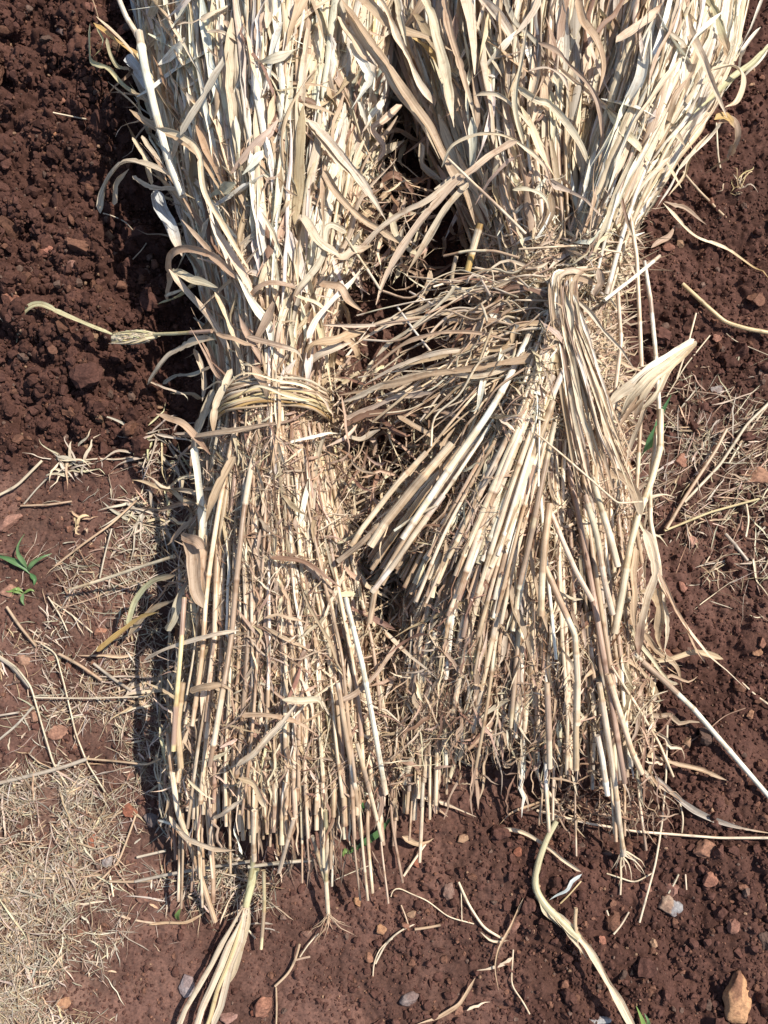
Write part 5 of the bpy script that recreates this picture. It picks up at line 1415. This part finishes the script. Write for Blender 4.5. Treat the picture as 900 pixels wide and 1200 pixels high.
loose('stem', [(160, 1032, 4), (205, 1022, 8), (250, 1014, 12), (300, 1006, 18)], 5, 'grey', 'weathered grey stick running level under the left sheaf butt, left piece')
loose('stem', [(297, 1010, 38), (330, 1006, 36), (372, 1003, 30)], 5.5, 'grey', 'grey stick crossing in front of the left sheaf butt, right piece')
loose('stem', [(130, 1032, 3), (150, 1033, 3), (178, 1031, 4)], 4, 'tan', 'broken tan straw left of the grey stick under the butt')
loose('stem', [(162, 1004), (196, 996, 4)], 4, 'pale', 'short pale straw left of the left sheaf butt')
loose('leaf', [(177, 1081), (200, 1080), (225, 1078), (248, 1064)], 5, 'tan', 'tan leaf edge lying under the small green leaf', 'leaf')
loose('stem', [(130, 1026), (134, 1050)], 3, 'white', 'tiny white straw beside the light grey stone')
loose('stem', [(78, 1058), (110, 1040), (140, 1010), (155, 970), (160, 955)], 3.4, 'tan', 'long tan straw curving from mat up to the left sheaf')
loose('stem', [(0, 918, 5), (50, 906, 5), (80, 898, 5), (105, 889, 5)], 6.5, 'grey', 'thick grey brown stick entering from the left edge', 'stick')
loose('stem', [(103, 889, 5), (140, 892, 5), (175, 896, 10), (200, 888, 40)], 3.4, 'tan', 'thin brown straw from the thick grey stick to the left sheaf')
loose('stem', [(0, 768, 4), (22, 782, 6), (40, 805, 8), (52, 850, 6), (65, 895, 5), (88, 932, 4)], 3, 'pale', 'curved pale straw hanging down across bare soil at left')
loose('stem', [(-6, 766, 3), (18, 782, 3), (38, 806, 4)], 6, 'grey', 'short grey stalk at the left edge above the bare soil')
loose('stem', [(50, 755, 4), (68, 766, 6), (80, 808, 8), (92, 860, 8), (105, 895, 6), (125, 928, 4)], 2.6, 'pale', 'second curved pale straw, to the right of the first')
loose('stem', [(45, 818, 8), (110, 819, 10), (178, 817, 14), (200, 802, 50)], 2.8, 'pale', 'straight level straw running into the side of the left sheaf')
loose('stem', [(72, 767, 6), (96, 780, 6), (122, 798, 6)], 5, 'tan', 'thick tan straw end above the level straw at left')
loose('stem', [(112, 778, 5), (135, 796, 6), (160, 812, 8)], 5, 'grey', 'grey straw piece right of the thick tan straw end')
loose('stem', [(10, 712, 3), (26, 735, 4), (45, 758, 4)], 5, 'tan', 'tan straw above the grey stalk at the left edge')
loose('stem', [(0, 868, 3), (22, 850, 4), (42, 828, 5)], 4, 'grey', 'grey straw slanting across bare soil at the left edge')
loose('stem', [(0, 839, 3), (24, 835, 3)], 3.4, 'litter', 'short straw at the left edge in bare soil')
loose('stem', [(58, 700), (72, 722), (80, 740)], 2.4, 'pale', 'thin straw below the green sprouts')
loose('stem', [(60, 704), (84, 720), (110, 742)], 2.6, 'pale', 'long thin straw below and right of the green sprouts')
loose('stem', [(0, 583, 3), (22, 572, 4), (38, 556, 5), (52, 542, 5)], 5, 'pale', 'pale curved straw at the left edge above the flat red stone')
loose('stem', [(95, 541, 4), (140, 541, 5), (188, 534, 12)], 3, 'pale', 'level straw right of the dead grass clump')
loose('stem', [(26, 594, 3), (60, 593, 4), (86, 589, 4)], 3.6, 'tan', 'tan straw right of the flat red stone')
loose('stem', [(30, 592), (44, 574), (58, 560)], 3, 'grey', 'grey straw between flat red stone and dead grass clump')
loose('stem', [(66, 664), (100, 640, 8), (135, 616, 10), (166, 590, 14)], 4, 'tan', 'long straw slanting up to the left sheaf above the bright stalk')
loose('stem', [(118, 678), (126, 650, 8), (134, 622, 8)], 3, 'litter', 'straw standing across the slanting one above the bright stalk')
loose('stem', [(63, 134), (80, 138), (103, 143)], 3, 'white', 'short whitish stick on the dug soil at upper left')
loose('stem', [(110, 3, 14), (114, 14, 10), (117, 26, 4)], 2, 'tan', 'tiny straw on the dug soil at the top edge')
loose('stem', [(122, 252), (132, 254), (148, 262), (158, 273)], 2.2, 'pale', 'thin curved straw on shaded soil left of the left sheaf')
loose('leaf', [(0, 372), (8, 381)], 3, 'cream', 'tiny cream straw tip at the left edge', 'leaf')
loose('stem', [(152, 310, 2), (166, 296, 3), (176, 284, 3)], 2, 'pale', 'tiny straw in the shaded hollow left of the left sheaf')
loose('stem', [(498, 988, 6), (486, 1006, 3), (473, 1026, 1)], 4, 'cream', 'short bright straw below the gap between the sheaves')
loose('leaf', [(470, 978, 6), (484, 986, 8), (498, 988, 8), (508, 982, 5)], 8, 'tan', 'crumpled tan leaf end at the top of the short bright straw', 'leaf')
loose('leaf', [(470, 918, 14), (490, 930, 10), (520, 940, 5), (556, 958, 3)], 5, 'cream', 'pale leaf strip pointing right from the foot of the middle stalks', 'leaf')
loose('leaf', [(476, 921, 12), (500, 938, 8), (524, 958, 3)], 6, 'tan', 'tan leaf strip just under the pale strip', 'leaf')
loose('stem', [(520, 880, 6), (540, 892, 4), (560, 900, 3)], 4, 'white', 'white straw crossing below the middle stalks')
loose('stem', [(498, 882), (508, 895), (515, 906)], 2.4, 'pale', 'tiny slanting straw in the gap between the sheaf butts')
loose('stem', [(537, 1033, 2), (548, 1058, 4), (566, 1086, 4), (588, 1099, 2)], 4, 'white', 'bright white straw with a bend near bottom centre')
loose('stem', [(540, 1040), (541, 1078)], 1.6, 'cream', 'hair-thin upright straw beside the bent white straw')
loose('leaf', [(563, 1092, 4), (578, 1100, 4), (597, 1101, 3)], 5, 'pale', 'flat pale strip under the end of the bent white straw', 'leaf')
loose('leaf', [(612, 1052, 4), (598, 1082, 5), (584, 1108, 5), (581, 1135, 4), (584, 1162, 3)], 4, 'tan', 'curving tan straw below the brown stone at bottom centre')
loose('leaf', [(601, 1120, 3), (582, 1130, 3), (558, 1136, 2)], 4.5, 'pale', 'pale strip crossing the curving tan straw', 'leaf')
loose('stem', [(601, 1112), (598, 1153, 4), (612, 1172), (620, 1187)], 2.4, 'white', 'thin white straw with a sharp bend right of the curving straw')
loose('leaf', [(555, 1146, 3), (540, 1172, 4), (520, 1186, 3), (490, 1197, 3)], 5, 'tan', 'brown curved leaf near the bottom edge', 'leaf')
loose('leaf', [(545, 1182, 3), (558, 1176, 3), (573, 1172, 2)], 5, 'cream', 'small cream leaf chip beside the brown curved leaf', 'leaf')
loose('stem', [(440, 1128), (452, 1104, 3), (468, 1090, 3), (486, 1082, 2)], 3, 'pale', 'pale curved rootlet ending near the tangle')
loose('stem', [(458, 1050, 3), (458, 1042, 5), (466, 1038, 5), (476, 1044, 3), (500, 1054, 3), (525, 1074, 3), (555, 1082, 2)], 2, 'cream', 'tangled thin rootlet left of the dark oval stone')
loose('stem', [(470, 1060), (476, 1074, 3), (478, 1082, 3)], 2.4, 'tan', 'short bit of root under the tangled rootlet')
loose('stem', [(486, 1088), (502, 1086, 3), (516, 1083)], 4, 'tan', 'wrinkled brown root piece under the tangled rootlet')
loose('stem', [(323, 1154, 4), (340, 1138, 5), (348, 1120, 6), (352, 1104, 6)], 4, 'tan', 'forked brown twig below the dangling roots')
loose('stem', [(346, 1124, 4), (356, 1120, 4), (364, 1120, 3)], 3.4, 'pink', 'short side fork of the brown twig')
loose('stem', [(352, 1120, 4), (362, 1104, 6), (374, 1092, 6)], 2.4, 'pale', 'thin pale rootlet from the forked twig up to the roots')
loose('stem', [(324, 1156), (325, 1180, 3), (324, 1204)], 2.8, 'tan', 'thin straw standing below the forked twig by the reddish stone')
loose('stem', [(437, 1143), (438, 1126, 3), (446, 1108, 4), (460, 1099)], 2, 'cream', 'pale hair-thin curl left of the rust pebble')
loose('stem', [(284, 1080), (294, 1092), (300, 1099)], 3, 'white', 'short white straw beside the folded leaf tuft')
loose('leaf', [(290, 1100), (282, 1110), (274, 1122)], 5, 'pink', 'brown chip beside the folded leaf tuft', 'leaf')
loose('stem', [(390, 1032), (412, 1022), (432, 1014)], 1.6, 'pale', 'hair-thin straw right of the dangling roots')
loose('stem', [(676, 1086), (674, 1100, 4), (680, 1118)], 2, 'tan', 'curly rootlet right of the bent sheathed stem')
loose('stem', [(736, 1068), (726, 1084), (718, 1094)], 3, 'pale', 'short pale straw below the rooted stalk')
loose('stem', [(710, 1066), (714, 1078), (717, 1086)], 3, 'pale', 'stubby pale straw right of the side shoot')
loose('stem', [(794, 1024), (788, 1036, 4), (782, 1046)], 3, 'pale', 'short straw leaning on the small stone at right')
loose('stem', [(802, 1024), (803, 1042, 3)], 2.6, 'cream', 'short upright straw just right of the small stone')
loose('stem', [(724, 990, 10), (726, 1020, 6), (726, 1048, 2)], 3, 'cream', 'thin straw hanging below the rooted stalk')
loose('stem', [(710, 1023, 3), (732, 1030, 4), (742, 1034, 4), (762, 1022, 4)], 2.4, 'cream', 'thin wavy straw under the rooted stalk')
loose('stem', [(680, 1032), (662, 1052, 4), (656, 1058)], 2.4, 'yellow', 'thin yellow straw right of the kinked strip')
loose('stem', [(794, 940, 4), (798, 958, 8), (797, 975, 4)], 3, 'cream', 'short curved straw rising above the long bright straw')
loose('stem', [(748, 758), (756, 740)], 3, 'tan', 'short tan straw in crumbly soil right of the right sheaf')


# dead grass clumps
def clump(px, py, n, L, label, tones, spread=6.283, a0=0, wid=(1.5, 4)):
    root = empty('dead_grass', G(px, py), label, 'dead grass', 'dead grass clumps on the soil')
    for k in range(n):
        a = a0 + U(-spread / 2, spread / 2); l = U(*L)
        tt = np.array([0, .4, .75, 1.0]); ox, oy = rng.normal(0, L[1] * .22, 2); x = px + ox + math.cos(a) * l * tt + U(-3, 3, 4); y = py + oy * .7 + math.sin(a) * l * tt + U(-3, 3, 4)
        g = G(x, y, 0); g[:, 2] = np.maximum(g[:, 2], g[0, 2]) + np.array([2, 6, 7, 3]) * U(.5, 1.6) * S
        mb = MB(); ribbon(mb, spline(g, 4 * S), U(*wid) * S, pal(pick(tones), .15), roll=U(-.6, .6), twist=U(-1, 1), curl=U(.5, 1.4), cols=3)
        mb.build('blade', M_LITTER, root)


clump(82, 545, 26, (16, 44), 'dead straw coloured grass clump on the soil at left', {'pale': 3, 'tan': 2, 'litter': 3}, wid=(2, 5))
clump(96, 613, 7, (8, 20), 'small star of dead blades above the bright straight stalk', {'tan': 1, 'yellow': 1}, wid=(3, 5))
clump(865, 222, 14, (8, 24), 'small yellowish dead tuft on soil beside the upper right fan', {'yellow': 2, 'pale': 2}, wid=(1.2, 2.5))
clump(828, 668, 10, (10, 34), 'thin dead tuft below the pinkish stone at right', {'pale': 2, 'tan': 2}, wid=(1.2, 2.6), spread=3)
clump(185, 520, 26, (20, 70), 'shaded dead grass clump against the left side of the left sheaf', {'litter': 3, 'grey': 3, 'olive': 1}, spread=4, a0=1.5, wid=(2, 4.5))
clump(182, 600, 26, (20, 60), 'shaded grey grass clump beside the lower half of the left sheaf', {'litter': 3, 'grey': 3, 'olive': 1}, spread=5, a0=2.5, wid=(2, 4.5))
clump(195, 800, 30, (30, 90), 'dry grass clump leaning out from the left sheaf at knee of the mat', {'litter': 3, 'tan': 3, 'pale': 1}, spread=2.6, a0=2.2, wid=(2, 5))


# green weeds
def sprout(px, py, blades, label, cat='weed'):
    root = empty('green_sprout', G(px, py), label, cat, 'green sprouts in the soil')
    for pts, wd, c in blades:
        pts = np.asarray(pts, float); g = G(pts[:, 0], pts[:, 1], 0)
        base = g[0, 2]; g[:, 2] = base + pts[:, 2] * S
        mb = MB(); ribbon(mb, spline(g, 3 * S), wd * S, np.array(c) * U(.9, 1.1), roll=U(-.3, .3), twist=U(-.4, .4), curl=.7, cols=4, taper=(.3, .6), ragged=.04)
        mb.build('blade', M_GREEN, root)


g1, g2, g3 = (.10, .20, .07), (.15, .25, .10), (.20, .30, .08)
sprout(32, 668, [([(36, 672, 2), (24, 662, 10), (8, 655, 12), (-4, 652, 8)], 8, g1), ([(34, 670, 2), (30, 652, 18), (32, 640, 22), (37, 630, 22)], 6, g2),
                 ([(34, 671, 2), (44, 662, 12), (56, 656, 14), (64, 650, 10)], 6, g2), ([(36, 672, 2), (42, 680, 4), (40, 686, 2)], 7, (.08, .17, .06))],
       'four bladed green sprout near the left edge below the flat red stone')
sprout(28, 694, [([(28, 696, 2), (18, 693, 6), (8, 694, 5)], 5, g3), ([(28, 696, 2), (38, 692, 6), (42, 694, 4)], 4, g3), ([(28, 695, 2), (28, 705, 6), (30, 710, 3)], 5, g2), ([(28, 695, 2), (22, 690, 8), (16, 698, 5)], 4, g3)],
       'small light green sprout right below the larger four bladed one')
sprout(414, 992, [([(412, 998, 4), (430, 986, 10), (448, 972, 14), (464, 950, 18)], 8, g1), ([(410, 1000, 2), (405, 996, 6), (402, 1004, 4)], 7, g3), ([(412, 998, 3), (416, 990, 8), (414, 982, 8)], 7, g3),
                  ([(420, 960, 6), (426, 938, 14), (432, 922, 20)], 8, (.08, .22, .06))],
       'long green blade with small leaves under the right corner of the left sheaf butt')
sprout(212, 1070, [([(209, 1078, 2), (211, 1070, 10), (215, 1062, 12)], 8, g3)], 'single tiny green leaf in the shaded litter below the left sheaf')
sprout(742, 1190, [([(750, 1215, 2), (748, 1198, 18), (742, 1184, 26), (738, 1172, 28)], 8, g3), ([(748, 1210, 2), (754, 1196, 14), (752, 1184, 18)], 7, g2)],
       'bright green leaf pair at the bottom edge right of the dead stem')
sprout(745, 530, [([(736, 552, 60), (740, 538, 84), (748, 520, 100), (754, 502, 110)], 10, (.10, .22, .09)), ([(740, 548, 60), (748, 536, 80), (754, 524, 90)], 8, (.13, .30, .10))],
       'green leaf showing between leaves on the right flank of the right sheaf')

for o in list(bpy.data.objects):
    if '_org' in o: del o['_org']
